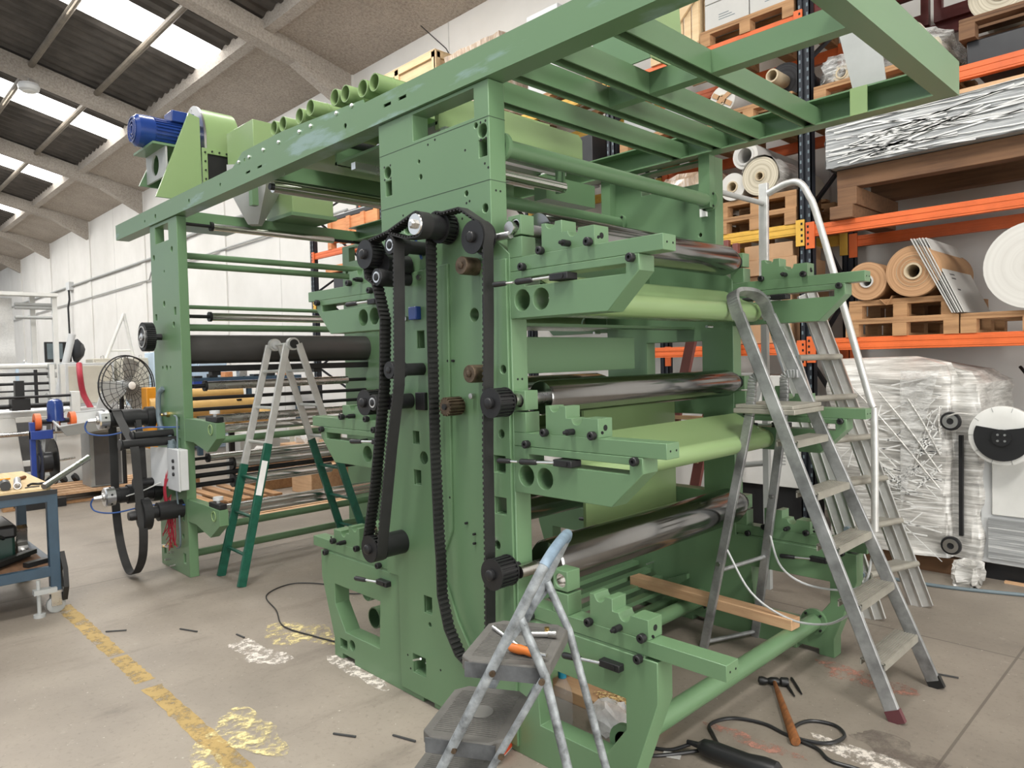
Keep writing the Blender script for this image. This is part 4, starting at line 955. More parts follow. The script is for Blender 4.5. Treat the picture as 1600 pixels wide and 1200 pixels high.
for s0, s1 in ((0, 1), (2, 3)):
    for t in (.12, .27, .42, .57, .72, .88):
        MB().tube([P3(legs[s0][0], legs[s0][1], t), P3(legs[s1][0], legs[s1][1], t)], .013, 10).build('rung', 'aluminium' if t > .5 else 'ladder_green', l3)
for x, m in ((-5.58, 'light_grey'), (-5.27, 'black_plastic')):
    h = MB().cyl((x - .02, 2.73, 1.765), (x + .02, 2.73, 1.765), .05, 24).build('hinge', 'aluminium', l3)
    MB().cyl((x + .021, 2.73, 1.765), (x + .03, 2.73, 1.765), .035, 20).build('hinge_cap', m, h)
MB().tube([(-5.58, 2.73, 1.765), (-5.27, 2.73, 1.765)], .012, 8).build('hinge_bar', 'aluminium', l3)
# --- small step stool in the near foreground (own axes: x up the climb, y across)
l4 = thing('step_stool', 'paint-spattered grey step stool with three ribbed treads in the near foreground', 'step stool', (-1.59, 1.543, 0), math.radians(30))
def tread(nm, cx_, cz_, dx, dy):
    s = MB(); c = .035
    o = [(cx_ - dx + c, -dy), (cx_ + dx - c, -dy), (cx_ + dx, -dy + c), (cx_ + dx, dy - c), (cx_ + dx - c, dy), (cx_ - dx + c, dy), (cx_ - dx, dy - c), (cx_ - dx, -dy + c)]
    s.plate(o, [], cz_ - .045, cz_, 'z'); t = s.build(nm, 'tread_rubber', l4, local=True, bevel=.006)
    r = MB()
    n = int((2 * dy - .06) / .011)
    for q in range(n): r.box(cx_ - dx + .03, cx_ + dx - .03, -dy + .035 + q * .011, -dy + .040 + q * .011, cz_, cz_ + .0018)
    r.build('rib', 'tread_rubber', t, local=True)
    MB().box(cx_ - dx + .02, cx_ + dx - .02, -dy - .003, -dy + .002, cz_ - .05, cz_ - .006).build('edge_trim', 'tread_edge', t, local=True)
    MB().cyl((cx_ + .01, 0, cz_ + .0018), (cx_ + .01, 0, cz_ + .004), .04, 28).build('badge', 'tread_badge', t, local=True)
    return t
mat('tread_rubber', (.115, .11, .10, 1), .7, 0, var=.25, scale=9)
mat('tread_edge', (.10, .105, .11, 1), .55, .2, var=.4, scale=14)
mat('tread_badge', (.16, .155, .145, 1), .5, 0, var=.1)
mat('stool_tube', (.25, .27, .28, 1), .55, .3, var=.6, scale=22, rv=.1)
tread('platform', 0, .72, .135, .165); tread('tread', -.135, .48, .13, .17); tread('tread', -.26, .24, .125, .18)
def railpt(z, y): return V((-.02 + (z - .72) * .52, y, z))
ptsN = [railpt(0, -.20), railpt(.3, -.19), railpt(.72, -.178), railpt(.92, -.172)]
hoop = smooth_path([railpt(0, -.20), railpt(.72, -.178), railpt(.96, -.17), railpt(1.03, -.13), railpt(1.045, 0), railpt(1.03, .13), railpt(.96, .17), railpt(.72, .178), railpt(0, .20)], 6)
MB().tube(hoop, .015, 12).build('front_rail', 'stool_tube', l4, local=True)
MB().tube([p for p in hoop if p.z > 1.0], .0165, 12).build('hand_grip', 'grip_blue', l4, local=True) if 'grip_blue' in M else None
def leg(y0, y1):
    return [V((.10, y0, .90)), V((.12, y0, .72)), V((.27, y1, 0))]
for sgn in (-1, 1):
    MB().tube([V((.06, .172 * sgn, .86)), V((.13, .175 * sgn, .70)), V((.30, .20 * sgn, 0))], .0135, 12).build('rear_leg', 'stool_tube', l4, local=True)
    MB().tube([V((.125, .18 * sgn, .69)), V((-.02, .186 * sgn, .44)), V((-.16, .20 * sgn, .19))], .011, 10).build('link_bar', 'stool_tube', l4, local=True)
    MB().bar(V((.07, .18 * sgn, .85)), V((-.0, .18 * sgn, .76)), .008, .022, (1, 0, 0)).build('hinge_link', 'stool_tube', l4, local=True)
    for x, z in ((-.02, .70), (.125, .69), (-.145, .46), (0, .46)):
        MB().cyl((x, .19 * sgn, z), (x, .20 * sgn, z), .009, 12).build('rivet', 'rusty', l4, local=True)
# ---- what lies on the stool platform
c30, s30 = math.cos(math.radians(30)), math.sin(math.radians(30))
def st(x, y, z): return V((-1.59 + x * c30 - y * s30, 1.543 + x * s30 + y * c30, z))
sd = thing('screwdriver', 'screwdriver with an orange handle lying across the stool platform', 'screwdriver', st(.03, -.07, .724))
MB().lathe(st(.085, -.115, .738), st(.0, -.09, .738), [(0, .006), (.002, .012), (.012, .0145), (.03, .012), (.05, .0145), (.08, .013), (.087, .008)], 12).build('handle', 'orange_plastic', sd)
MB().cyl(st(.125, -.127, .738), st(.085, -.115, .738), .0055, 8).build('bit_holder', 'steel', sd)
tag(MB().cyl(st(.02, -.055, .730), st(-.10, .075, .730), .0065, 10).build('socket_bar', 'bright_steel'), 'slim chrome bar lying on the stool platform beside the screwdriver', 'tool')
rt = thing('ratchet_adapter', 'short chrome ratchet piece lying at the back of the stool platform', 'tool', st(.07, .03, .724))
MB().cyl(st(.03, .03, .734), st(.10, .045, .734), .009, 12).build('body', 'bright_steel', rt)
MB().cyl(st(.09, .043, .734), st(.115, .047, .734), .0125, 12).build('socket', 'steel', rt)
MB().cyl(st(.085, .05, .742), st(.085, .05, .752), .008, 10).build('selector', 'brass', rt)
# ================================================================ pallet racking along the wall
RY0, RY1 = 6.0, 7.0
rk = thing('pallet_rack', 'long navy pallet rack with orange and yellow beams standing against the white wall', 'rack', (-5.6, 6.5, 0))
UX = [-10.82, -8.77, -6.72, -4.62, -2.60, -.50]
for x in UX:
    for y in (RY0, RY1 - .08):
        u = MB()
        u.box(x - .055, x - .045, y, y + .08, 0, 5.0); u.box(x + .045, x + .055, y, y + .08, 0, 5.0)
        u.box(x - .055, x - .012, y, y + .008, 0, 5.0); u.box(x + .012, x + .055, y, y + .008, 0, 5.0); u.box(x - .02, x + .02, y + .02, y + .026, 0, 5.0)
        up = u.build('upright', 'rack_navy', rk)
        if y == RY0:
            h = MB(); z = .1
            while z < 4.95:
                for s in (-.033, .033): h.box(x + s - .007, x + s + .007, y - .0015, y + .001, z, z + .028)
                z += .075
            h.build('slot', 'grey_hose', up, kind='stuff')
        MB().box(x - .07, x + .07, y - .02, y + .1, 0, .01).build('base_plate', 'rack_navy', up)
    z = .3; d = 1
    while z < 4.6:
        a, b = (RY0 + .06, RY1 - .04) if d > 0 else (RY1 - .04, RY0 + .06)
        MB().bar((x, a, z), (x, b, z + .62), .03, .03).build('brace', 'rack_navy', rk); z += .62; d = -d
def beam(bay, z, m, ends=True):
    xa, xb = UX[bay] + .058, UX[bay + 1] - .058
    for y in (RY0 + .01, RY1 - .06):
        b = MB(); b.box(xa, xb, y, y + .05, z - .1, z); b.box(xa, xb, y - .004, y, z - .085, z - .06); b.box(xa, xb, y - .004, y, z - .04, z - .015)
        b = b.build('beam', m, rk, bevel=.003)
        for x0, x1 in ((xa - .052, xa + .02), (xb - .02, xb + .052)):
            MB().box(x0, x1, y - .022, y - .004, z - .20, z + .02).build('connector', m, b, bevel=.002)
            xm = x0 + .02 if x0 < xa else x1 - .02
            if y < 6.5:
                for q in range(4): MB().box(xm - .008, xm + .008, y - .0235, y - .021, z - .17 + q * .048, z - .15 + q * .048).build('slot', 'hole_black', b)
BEAMS = {4: [(1.71, 'orange_paint'), (2.66, 'orange_paint'), (3.63, 'orange_paint')], 3: [(1.68, 'orange_paint'), (2.69, 'yellow_paint'), (3.64, 'orange_paint'), (4.42, 'orange_paint')],
         2: [(2.66, 'yellow_paint'), (3.58, 'yellow_paint'), (4.42, 'yellow_paint')], 1: [(2.66, 'yellow_paint'), (3.42, 'yellow_paint'), (4.42, 'yellow_paint')], 0: [(2.66, 'yellow_paint'), (3.42, 'orange_paint'), (4.42, 'orange_paint')]}
for bay, lst in BEAMS.items():
    for z, m in lst: beam(bay, z, m)
# ---- pallets
def pallet(x0, y0, z, L, W, label, m='pallet_wood', group=None):
    """x0..x0+L wide, y0..y0+W deep, bottom at z, 144 mm high"""
    p = thing('pallet', label, 'pallet', (x0 + L / 2, y0 + W / 2, z), 0, group)
    for i in range(3): MB().box(x0 + (L - .1) * i / 2, x0 + (L - .1) * i / 2 + .1, y0, y0 + W, z, z + .022).build('bottom_board', m, p)
    for i in range(3):
        for j in range(3): MB().box(x0 + (L - .1) * i / 2, x0 + (L - .1) * i / 2 + .1, y0 + (W - .1) * j / 2, y0 + (W - .1) * j / 2 + .1, z + .022, z + .1).build('block', m, p)
    c = MB()
    for j in range(3): c.box(x0, x0 + L, y0 + (W - .1) * j / 2, y0 + (W - .1) * j / 2 + .1, z + .1, z + .122)
    n = max(5, int(W / .17))
    for j in range(n): c.box(x0, x0 + L, y0 + (W - .1) * j / (n - 1), y0 + (W - .1) * j / (n - 1) + .1, z + .122, z + .144)
    c.build('deck_board', m, p, bevel=.002)
    return p
def roll(x, z, r, y0, y1, rc, mb_, me, mc, name, label, group=None, core_out=0, core_ri=None, cat='roll'):
    t = thing(name, label, cat, (x, y0, z - r), 0, group)
    MB().pipe((x, y0, z), (x, y1, z), r, rc, 40).build('wound_web', mb_, t)
    MB().pipe((x, y0 - .002, z), (x, y0 + .002, z), r * .995, rc, 40).build('roll_end', me, t, base=(x, y0, z))
    MB().pipe((x, y0 - .012 - core_out, z), (x, y1, z), rc + .001, core_ri or rc * .78, 24).build('core', mc, t)
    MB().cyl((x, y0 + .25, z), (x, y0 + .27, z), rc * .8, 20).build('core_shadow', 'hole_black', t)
    return t
# right bay, lowest shelf
pallet(-2.28, 6.0, 1.71, .80, .95, 'lower wooden pallet of the stack under the brown paper rolls')
pallet(-2.26, 6.02, 1.854, .76, .93, 'upper wooden pallet carrying the two brown paper rolls')
k = roll(-2.115, 2.148, .15, 6.0, 6.85, .05, 'kraft', 'kraft_end', 'white_paper', 'paper_roll', 'smaller brown kraft paper roll with a white core on the pallet stack')
roll(-1.775, 2.192, .193, 5.98, 6.85, .062, 'kraft', 'kraft_end', 'core_board', 'paper_roll', 'larger brown kraft paper roll with a torn core on the pallet stack')
for r in (.085, .115): MB().pipe((-1.775, 5.977, 2.192), (-1.775, 5.974, 2.192), r + .002, r, 36).build('wind_mark', 'core_board', bpy.data.objects['paper_roll.001'])
roll(-1.93, 2.36, .055, 6.55, 6.95, .03, 'black_film', 'black_end', 'core_board', 'film_roll', 'thin dark roll lying behind the two brown paper rolls')
MB().sheet([[(-2.02, 5.99, 2.0), (-1.97, 5.98, 1.95), (-1.93, 5.99, 2.02)], [(-2.0, 6.3, 2.0), (-1.95, 6.3, 1.97), (-1.93, 6.3, 2.04)]]).build('loose_end', 'kraft', k)
pallet(-1.47, 6.0, 1.71, .85, .95, 'wooden pallet under the large white roll at the right edge')
roll(-1.02, 2.155, .298, 5.95, 6.6, .05, 'white_paper', 'white_end', 'core_board', 'paper_roll', 'very large white paper roll at the right edge of the picture')
for i in range(6):                      # stack of white boards leaning over
    o = -.018 * i
    b = MB(); a0, a1 = V((-1.69 + o, 5.98 - .004 * i, 2.43)), V((-1.44 + o * .8, 5.98, 1.862)); d = (a1 - a0).normalized(); n_ = V((d.z, 0, -d.x))
    b.obb((a0 + a1) / 2 + V((0, .39, 0)), ((a1 - a0).length, .78 + .02 * (i % 3), .006), Matrix((d, V((0, 1, 0)), n_)).transposed())
    bo = b.build('board', 'white_paper', base=(-1.57 + o, 6.26, 1.86))
    tag(bo, 'white flat board leaning left in the sheaf between brown and white rolls' if i else 'foremost white board of the leaning sheaf with small grey print on it', 'board', 'white boards leaning in a sheaf')
    if not i:
        tm = MB()
        for q, (u0, ln) in enumerate(((.30, .13), (.335, .11), (.43, .08))):
            for e in range(7):
                c0 = a0 + d * u0 + V((0, .14 + e * ln / 7, 0)) - n_ * .0035 * (1 if n_.x < 0 else -1)
                tm.obb(c0, (.012, ln / 12, .001), Matrix((d, V((0, 1, 0)), n_)).transposed())
        tm.build('print', 'ink', bo)
# right bay, second shelf: long timbers and the film-wrapped panel pack
def timber(x0, x1, y0, y1, z0, z1, m, label, group=None):
    tag(MB().box(x0, x1, y0, y1, z0, z1).build('timber', m, bevel=.005), label, 'timber', group)
timber(-2.38, -2.20, 5.95, 6.95, 2.662, 2.765, 'pallet_dark', 'thick dark cross timber lying lowest on the orange beam of the right bay')
timber(-2.33, -2.18, 5.98, 6.95, 2.765, 2.905, 'pallet_dark', 'upper cross timber stacked on the thick one under the long timbers')
timber(-.95, -.80, 5.98, 6.95, 2.662, 2.905, 'pallet_dark', 'tall cross timber carrying the right end of the long timbers')
timber(-2.34, -.35, 6.0, 6.12, 2.905, 3.055, 'pallet_dark', 'front long timber under the film-wrapped panel pack')
timber(-2.34, -.35, 6.75, 6.87, 2.905, 3.055, 'pallet_dark', 'rear long timber under the film-wrapped panel pack')
pk = thing('panel_pack', 'long pack of grey panels bound in shiny stretch film on dark timbers', 'pack', (-1.4, 6.4, 3.06))
for i in range(6):
    MB().box(-2.36 + .012 * (i % 2), -.30, 5.93 + .01 * (i % 3), 6.9, 3.06 + i * .052, 3.06 + i * .052 + .045).build('panel', 'foam_panel', pk)
rows = []
for j in range(9):
    z = 3.06 + .335 * j / 8
    rows.append([(-2.385 + 2.1 * i / 40 - .0 * j, 5.90 + random.uniform(-.008, .008), z + random.uniform(-.004, .004)) for i in range(41)])
MB().sheet(rows).build('stretch_film', 'film_grey', pk)
rows = [[(-2.385 + random.uniform(-.012, .004), 5.90 + 1.0 * i / 8, 3.06 + .335 * j / 8) for i in range(9)] for j in range(9)]
MB().sheet(rows).build('stretch_film', 'film_grey', pk)
MB().box(-2.40, -.30, 5.9, 6.92, 3.40, 3.43).build('top_board', 'fresh_wood', pk)
fq = random.Random(11); fm = MB()
for i in range(34):                      # taut creases of the film fanning from the left end
    z0 = 3.07 + .32 * fq.random(); x1 = -2.3 + fq.uniform(.5, 2.0); z1 = min(3.41, max(3.06, z0 + fq.uniform(-.16, .20)))
    fm.bar((-2.385 + fq.uniform(0, .4), 5.889, z0), (x1, 5.889, z1), .004, fq.uniform(.004, .012), (0, 0, 1))
fm.build('film_crease', 'film_crease', pk, kind='stuff')
# right bay, third shelf
pallet(-2.52, 6.0, 3.63, .95, .95, 'pallet with film-wrapped tubes on the third shelf of the right bay')
def bundle(name, c, size, m, label, jit=.03, cat='bundle', sub=3):
    b = MB(); b.ico((0, 0, 0), 1, sub)
    for v in b.bm.verts:
        n = v.co.normalized(); e = .45
        v.co = V([math.copysign(abs(n[i]) ** e, n[i]) for i in range(3)])
        v.co = V((v.co.x * size[0] / 2, v.co.y * size[1] / 2, v.co.z * size[2] / 2)) + V([random.uniform(-jit, jit) for _ in range(3)]) + V(c)
    return tag(b.build(name, m), label, cat)
bundle('film_bundle', (-1.85, 6.4, 3.88), (.6, .8, .22), 'film_clear', 'crumpled clear film lying over the tubes on the third shelf', .03)
for i, (x, z) in enumerate(((-2.3, 3.83), (-2.12, 3.83), (-1.78, 3.98), (-1.66, 3.84), (-1.86, 3.84))):
    roll(x, z, .07, 6.02, 6.9, .045, 'cream_film', 'cream_end', 'core_board', 'film_roll', ('narrow cream roll at the left end of the third-shelf pallet', 'narrow cream roll second from the left on the third-shelf pallet', 'narrow cream roll lying on top of the third-shelf bundle', 'narrow cream roll nearest the right corner of the third-shelf pallet', 'narrow cream roll under the top one on the third-shelf pallet')[i])
bundle('film_bundle', (-2.36, 6.35, 3.88), (.26, .7, .22), 'film_clear', 'loose clear film hanging over the left corner of the third-shelf pallet', .03)
tag(MB().box(-1.44, -.6, 6.05, 6.9, 3.632, 3.80).build('dark_case', 'black_film', bevel=.01), 'flat black case on the orange beam at the upper right', 'case')
pallet(-1.47, 5.98, 3.80, .9, .95, 'dark wooden pallet on the black case at the upper right', 'pallet_dark')
roll(-1.255, 4.155, .21, 6.2, 6.9, .075, 'cream_film', 'cream_end', 'core_board', 'film_roll', 'thick cream film roll with a crimped core at the top right corner')
for i, x in enumerate((-2.25, -1.55)):
    s = thing('stillage', ('left', 'right')[i] + ' dark red steel stillage at the top of the right bay', 'stillage', (x, 6.5, 4.35))
    for yy in (6.1, 6.9):
        f = MB(); f.box(x - .33, x + .33, yy, yy + .06, 4.35, 4.45); f.box(x - .33, x + .33, yy, yy + .06, 4.62, 4.70)
        for xx in (x - .33, x - .03, x + .27): f.box(xx, xx + .06, yy, yy + .06, 4.45, 4.62)
        f.build('frame', 'dark_red', s)
    d = MB()
    for q in range(5): d.box(x - .33, x + .33, 6.12 + q * .18, 6.22 + q * .18, 4.70, 4.73)
    d.build('deck', 'dark_red', s)
st_ = MB(); st_.box(-2.54, -.56, 6.95, 7.0, 4.25, 4.35); st_.box(-2.54, -.56, 6.02, 6.07, 4.27, 4.35); st_.build('beam', 'dark_red', rk)
# middle bay
pallet(-3.42, 6.0, 2.69, .74, .95, 'lower pallet of the pair under the white rolls in the middle bay')
pallet(-3.42, 6.02, 2.834, .74, .9, 'upper pallet of the pair under the white rolls in the middle bay')
roll(-2.985, 3.14, .165, 5.98, 6.95, .04, 'cream_film', 'cream_end', 'core_board', 'film_roll', 'white roll with a torn wrapper just left of the navy upright')
roll(-3.255, 3.10, .122, 6.0, 6.95, .05, 'white_paper', 'white_end', 'core_board', 'film_roll', 'white roll lying left under the hollow tube in the middle bay')
roll(-3.13, 3.35, .118, 6.0, 6.95, .085, 'white_paper', 'white_end', 'white_paper', 'film_roll', 'wide hollow white tube lying on top of two white rolls')
w_ = MB()
rows = []
for j in range(8):
    y = 5.97 + .08 * j
    rows.append([(-2.985 + (.172 + random.uniform(0, .018)) * math.cos(math.radians(-60 + 22 * i)), y + random.uniform(-.02, .02), 3.14 + (.172 + random.uniform(0, .018)) * math.sin(math.radians(-60 + 22 * i))) for i in range(11)])
w_.sheet(rows); w_.build('wrapper', 'film_wrap', bpy.data.objects['film_roll.007'] if 'film_roll.007' in bpy.data.objects else rk)
pallet(-4.52, 6.0, 2.69, .95, .95, 'lower pallet at the left of the middle bay behind the far green frame')
pallet(-4.52, 6.02, 2.834, .95, .9, 'upper pallet at the left of the middle bay behind the far green frame')
roll(-4.40, 3.125, .145, 5.98, 6.9, .055, 'cream_film', 'cream_end', 'core_board', 'film_roll', 'off-white roll seen left of the far frame post')
roll(-4.08, 3.06, .075, 5.99, 6.9, .045, 'core_board', 'kraft_end', 'core_board', 'film_roll', 'thin brown cardboard tube lying right of the off-white roll')
bundle('wrapped_bundle', (-3.78, 6.4, 3.17), (.62, .8, .36), 'film_brown', 'brown film-wrapped bundle seen between the far frame posts', .025) if 'film_brown' in M else None
pallet(-3.50, 6.0, 3.64, .80, .95, 'pallet carrying the black roll on the third shelf of the middle bay')
roll(-2.86, 3.965, .165, 6.2, 6.95, .055, 'black_film', 'black_end', 'core_board', 'film_roll', 'black roll with a long pale core sticking out', core_out=.22)
timber(-2.83, -2.70, 6.0, 6.95, 3.642, 3.80, 'pallet_wood', 'short timber chock under the right side of the black roll')
roll(-3.36, 3.91, .125, 6.03, 6.7, .045, 'white_paper', 'white_end', 'core_board', 'film_roll', 'white roll bound with brown tape beside the black roll')
tp = MB(); tp.obb((-3.36, 6.02, 3.91), (.22, .004, .04), Matrix.Rotation(.6, 3, 'Y')); tp.obb((-3.36, 6.018, 3.91), (.22, .004, .04), Matrix.Rotation(-.5, 3, 'Y')); tag(tp.build('tape', 'kraft'), 'brown tape crossed over the end of the white roll', 'tape')
pallet(-4.50, 6.0, 3.64, .80, .95, 'pallet at the left end of the third shelf in the middle bay')
for i, (x0, z1) in enumerate(((-4.48, 4.05), (-4.05, 4.0))):
    tag(MB().box(x0, x0 + .38, 6.05, 6.8, 3.784, z1).build('steel_box', 'grey_paint', bevel=.006), ('left', 'right')[i] + ' grey steel box on the third-shelf pallet of the middle bay', 'box')
pallet(-3.56, 6.0, 4.42, .88, .95, 'pallet under the white cartons on the top shelf')
i = 0
for zz in (4.566, 4.80, 5.03):
    for xx in (-3.52, -3.08):
        i += 1
        cx_ = thing('carton', 'white carton %s, %s column on the top shelf pallet' % ({4.566: 'at the bottom', 4.80: 'in the middle', 5.03: 'at the top'}[zz], 'left' if xx < -3.3 else 'right'), 'carton', (xx + .21, 6.35, zz))
        MB().box(xx, xx + .43, 6.02, 6.7, zz, zz + .228).build('box', 'white_paper', cx_, bevel=.004)
        pr = MB()
        for q in range(3): pr.box(xx + .14, xx + .30 - .03 * q, 6.0185, 6.0195, zz + .06 + q * .022, zz + .066 + q * .022)
        pr.build('print', 'grey_hose', cx_)
cr = thing('crate', 'slatted wooden crate with diagonal braces beside the white cartons', 'crate', (-3.85, 6.4, 4.42))
for j, y in enumerate((6.0, 6.75)):
    s = MB()
    for q in range(6): s.box(-4.08 + q * .085, -4.08 + q * .085 + .07, y + .02, y + .04, 4.44, 5.3)
    s.build('slats', 'crate_wood', cr)
    s = MB(); s.bar((-4.08, y, 4.5), (-3.6, y, 4.95), .02, .08); s.bar((-4.08, y, 4.95), (-3.6, y, 5.3), .02, .08); s.box(-4.1, -3.58, y - .01, y + .02, 4.42, 4.50); s.build('brace', 'crate_wood', cr)
s = MB()
for q in range(8): s.box(-3.60, -3.58, 6.03 + q * .09, 6.10 + q * .09, 4.44, 5.3)
s.build('slats', 'crate_wood', cr)
tag(MB().box(-3.55, -2.75, 6.05, 6.85, 1.685, 2.28).build('carton', 'cardboard', bevel=.006), 'large brown carton under the two flat ones, mostly hidden by the far deck', 'carton')
tag(MB().box(-3.20, -2.68, 6.0, 6.6, 2.282, 2.42).build('carton', 'cardboard', bevel=.004), 'flat brown carton lying under the smaller one below the yellow beam', 'carton')
tag(MB().box(-3.16, -2.72, 6.02, 6.6, 2.422, 2.55).build('carton', 'cardboard', bevel=.004), 'topmost flat brown carton just below the yellow beam', 'carton')
for i, (x, h) in enumerate(((-3.30, 2.62), (-3.21, 2.58))):
    tag(MB().bar((x, 5.93, 0), (x + .02, 5.93, h), .05, .05, (0, 1, 0)).build('batten', 'red_brown', bevel=.004), ('taller', 'shorter')[i] + ' brown batten leaning upright before the brown cartons', 'batten')
# third bay and beyond
pallet(-5.55, 6.0, 4.42, .8, .95, 'pallet on the yellow beam behind the slats')
tag(MB().box(-5.83, -5.35, 6.05, 6.5, 4.58, 5.52).build('steel_cabinet', 'light_grey', bevel=.01), 'pale grey cabinet standing on the top shelf above the frame', 'cabinet')
pallet(-7.15, 6.0, 4.42, .95, .95, 'pallet under the film-wrapped brown load on the top shelf', 'pallet_dark')
wl_ = thing('wrapped_load', 'brown load of boxes bound in streaked stretch film on the top shelf', 'load', (-6.65, 6.5, 4.566))
b = MB(); b.box(-7.25, -6.22, 6.0, 6.9, 4.57, 5.50); bmesh.ops.subdivide_edges(b.bm, edges=b.bm.edges[:], cuts=6, use_grid_fill=True)
for v in b.bm.verts: v.co += V([random.uniform(-.012, .012) for _ in range(3)])
b.build('load', 'film_brown' if 'film_brown' in M else 'film_wrap', wl_)
wc = thing('plywood_crate', 'big pale plywood crate with batten frame on the top shelf', 'crate', (-8.2, 6.5, 4.42))
MB().box(-8.95, -7.48, 6.03, 6.85, 4.44, 5.66).build('panel', 'crate_wood', wc)
s = MB()
for z in (4.44, 5.58): s.box(-8.97, -7.45, 6.0, 6.03, z, z + .09); s.box(-7.48, -7.45, 6.0, 6.88, z, z + .09)
for x in (-8.97, -8.36, -7.53): s.box(x, x + .09, 6.0, 6.03, 4.44, 5.66)
s.box(-7.48, -7.45, 6.0, 6.09, 4.44, 5.66); s.box(-7.48, -7.45, 6.79, 6.88, 4.44, 5.66); s.box(-8.97, -7.45, 6.0, 6.88, 5.66, 5.68)
s.build('batten_frame', 'crate_wood', wc, bevel=.003)
pallet(-10.3, 6.0, 3.42, 1.6, .95, 'orange-brown deep pallet on the shelf behind the near frame', 'orange_wood')
pf_ = thing('wooden_tray', 'orange-brown wooden tray with high sides at the left end of the rack', 'tray', (-9.5, 6.5, 3.57))
s = MB(); s.box(-10.25, -8.85, 6.0, 6.03, 3.57, 3.85); s.box(-10.25, -8.85, 6.9, 6.93, 3.57, 3.85); s.box(-10.25, -10.22, 6.03, 6.9, 3.57, 3.85); s.box(-8.88, -8.85, 6.03, 6.9, 3.57, 3.85); s.build('side', 'orange_wood', pf_)
for x in (-10.25, -9.7, -9.3, -8.95): MB().box(x, x + .1, 5.975, 6.0, 3.55, 3.86).build('post', 'orange_wood', pf_)
s = MB()
for i, z in enumerate((4.0, 4.12, 4.22)): pass
for i in range(5):
    tag(MB().box(-10.2 + .05 * i, -8.4 + .06 * i, 6.0 + .1 * i, 6.08 + .1 * i, 3.86 + .05 * (i % 3), 3.92 + .05 * (i % 3)).build('metal_profile', 'light_grey' if i % 2 else 'black_steel'), 'metal profile lying in the bundle on top of the orange-brown tray', 'profile', 'profiles on the wooden tray')
timber(-10.4, -8.9, 6.0, 6.9, 3.05, 3.16, 'orange_wood', 'pale timber stack under the orange beam at the left end of the rack')
tag(MB().box(-10.25, -9.0, 6.05, 6.9, 2.66, 3.04).build('dark_carton', 'black_film', bevel=.01), 'dark box on the lower shelf at the left end of the rack', 'box')
for i in range(4):
    tag(MB().box(-6.5 + .42 * i, -6.16 + .42 * i, 6.05, 6.7, 3.585, 3.93 + .05 * (i % 2)).build('steel_box', ('grey_paint', 'black_film', 'light_grey', 'black_film')[i], bevel=.006), 'box standing in %s position on the shelf behind the slats' % ('first', 'second', 'third', 'fourth')[i], 'box')
for i in range(3):
    tag(MB().box(-6.55 + .6 * i, -6.05 + .6 * i, 6.1, 6.8, 2.665, 3.05 + .1 * (i % 2)).build('dark_box', 'black_film', bevel=.01), 'dark box in %s position on the shelf hidden behind the hood' % ('first', 'second', 'third')[i], 'box')
# ---- on the floor under the rack
wm = thing('wrapped_machine', 'machine on a pallet wrapped all over in white stretch film under the rack', 'machine', (-1.75, 6.1, 0))
wmb = MB(); nx, nz = 34, 34
def wpt(u, v, side):
    # rounded pack: u along the face 0..1, v up
    z = .13 + 1.36 * v
    bul = .03 * math.sin(math.pi * v) + random.uniform(-.012, .012)
    top = 1 - max(0, (v - .9) / .1) * .12
    return bul, z, top
rows = []
for j in range(nz + 1):
    v = j / nz; r = []; z = .13 + (1.36) * v
    sh = 0 if v < .94 else (v - .94) / .06 * .10
    per = [(-2.30, 6.6), (-2.30, 5.9), (-2.30, 5.72), (-2.24, 5.66), (-1.9, 5.63), (-1.55, 5.64), (-1.46, 5.66), (-1.44, 5.72), (-1.32, 5.70), (-1.27, 5.76), (-1.27, 6.1), (-1.27, 6.6)]
    path = smooth_path([(a, b_, 0) for a, b_ in per], 5)
    for p in path:
        bump_ = random.uniform(-.009, .009) + .012 * math.sin(9 * p.x + 14 * z + 5 * p.y) + .01 * math.sin(23 * z + 4 * p.x)
        c = V((-1.78, 6.3, 0)); d = (V((p.x, p.y, 0)) - c).normalized()
        hh = .06 * math.sin(5 * p.x + 1) if v > .9 else 0
        r.append((p.x + d.x * (bump_ - sh), p.y + d.y * (bump_ - sh), z + hh * (v - .9) * 10 - (.10 if v > .85 and p.x > -1.4 else 0) * min(1, (v - .85) * 8)))
    rows.append(r)
wmb.sheet(rows)
top = [wmb.bm.verts.new(V(p)) for p in rows[-1]]
cap = [V(p) for p in rows[-1]]; cc = wmb.bm.verts.new(sum(cap, V()) / len(cap) + V((0, 0, .07)))
for a, b in zip(top, top[1:]): wmb.bm.faces.new((a, b, cc))
wmb.build('stretch_film', 'film_wrap', wm)
MB().sheet([[(-1.75 + .25 * i / 6 * (1 - j / 8) , 5.60 - .01 * (j % 2), 1.45 - 1.0 * j / 8) for i in range(7)] for j in range(9)]).build('film_fold', 'film_clear', wm)
for i in range(5):
    a = V((-2.1 + .2 * i, 5.6, 1.35 - .05 * i)); b_ = V((-1.5, 5.61, .62 + .12 * i))
    MB().tube(smooth_path([a, (a + b_) / 2 + V((0, -.02, .03)), b_], 4), .006, 5).build('film_rope', 'film_wrap', wm)
fq = random.Random(5); fm = MB()
for i in range(70):
    x0 = fq.uniform(-2.2, -1.6); z0 = fq.uniform(.25, 1.4); L_ = fq.uniform(.15, .6); a_ = fq.gauss(0, .22)
    if fq.random() < .25: a_ = fq.choice((-.8, .8, .6, 1.3))
    fm.bar((x0, 5.608, z0), (min(-1.49, x0 + L_ * math.cos(a_)), 5.608, min(1.42, z0 + L_ * math.sin(a_))), .004, fq.uniform(.003, .010), (0, 0, 1))
fm.build('film_crease', 'film_crease', wm, kind='stuff')
MB().box(-2.25, -1.30, 5.72, 6.5, .0, .11).build('base_pallet', 'pallet_dark', wm)
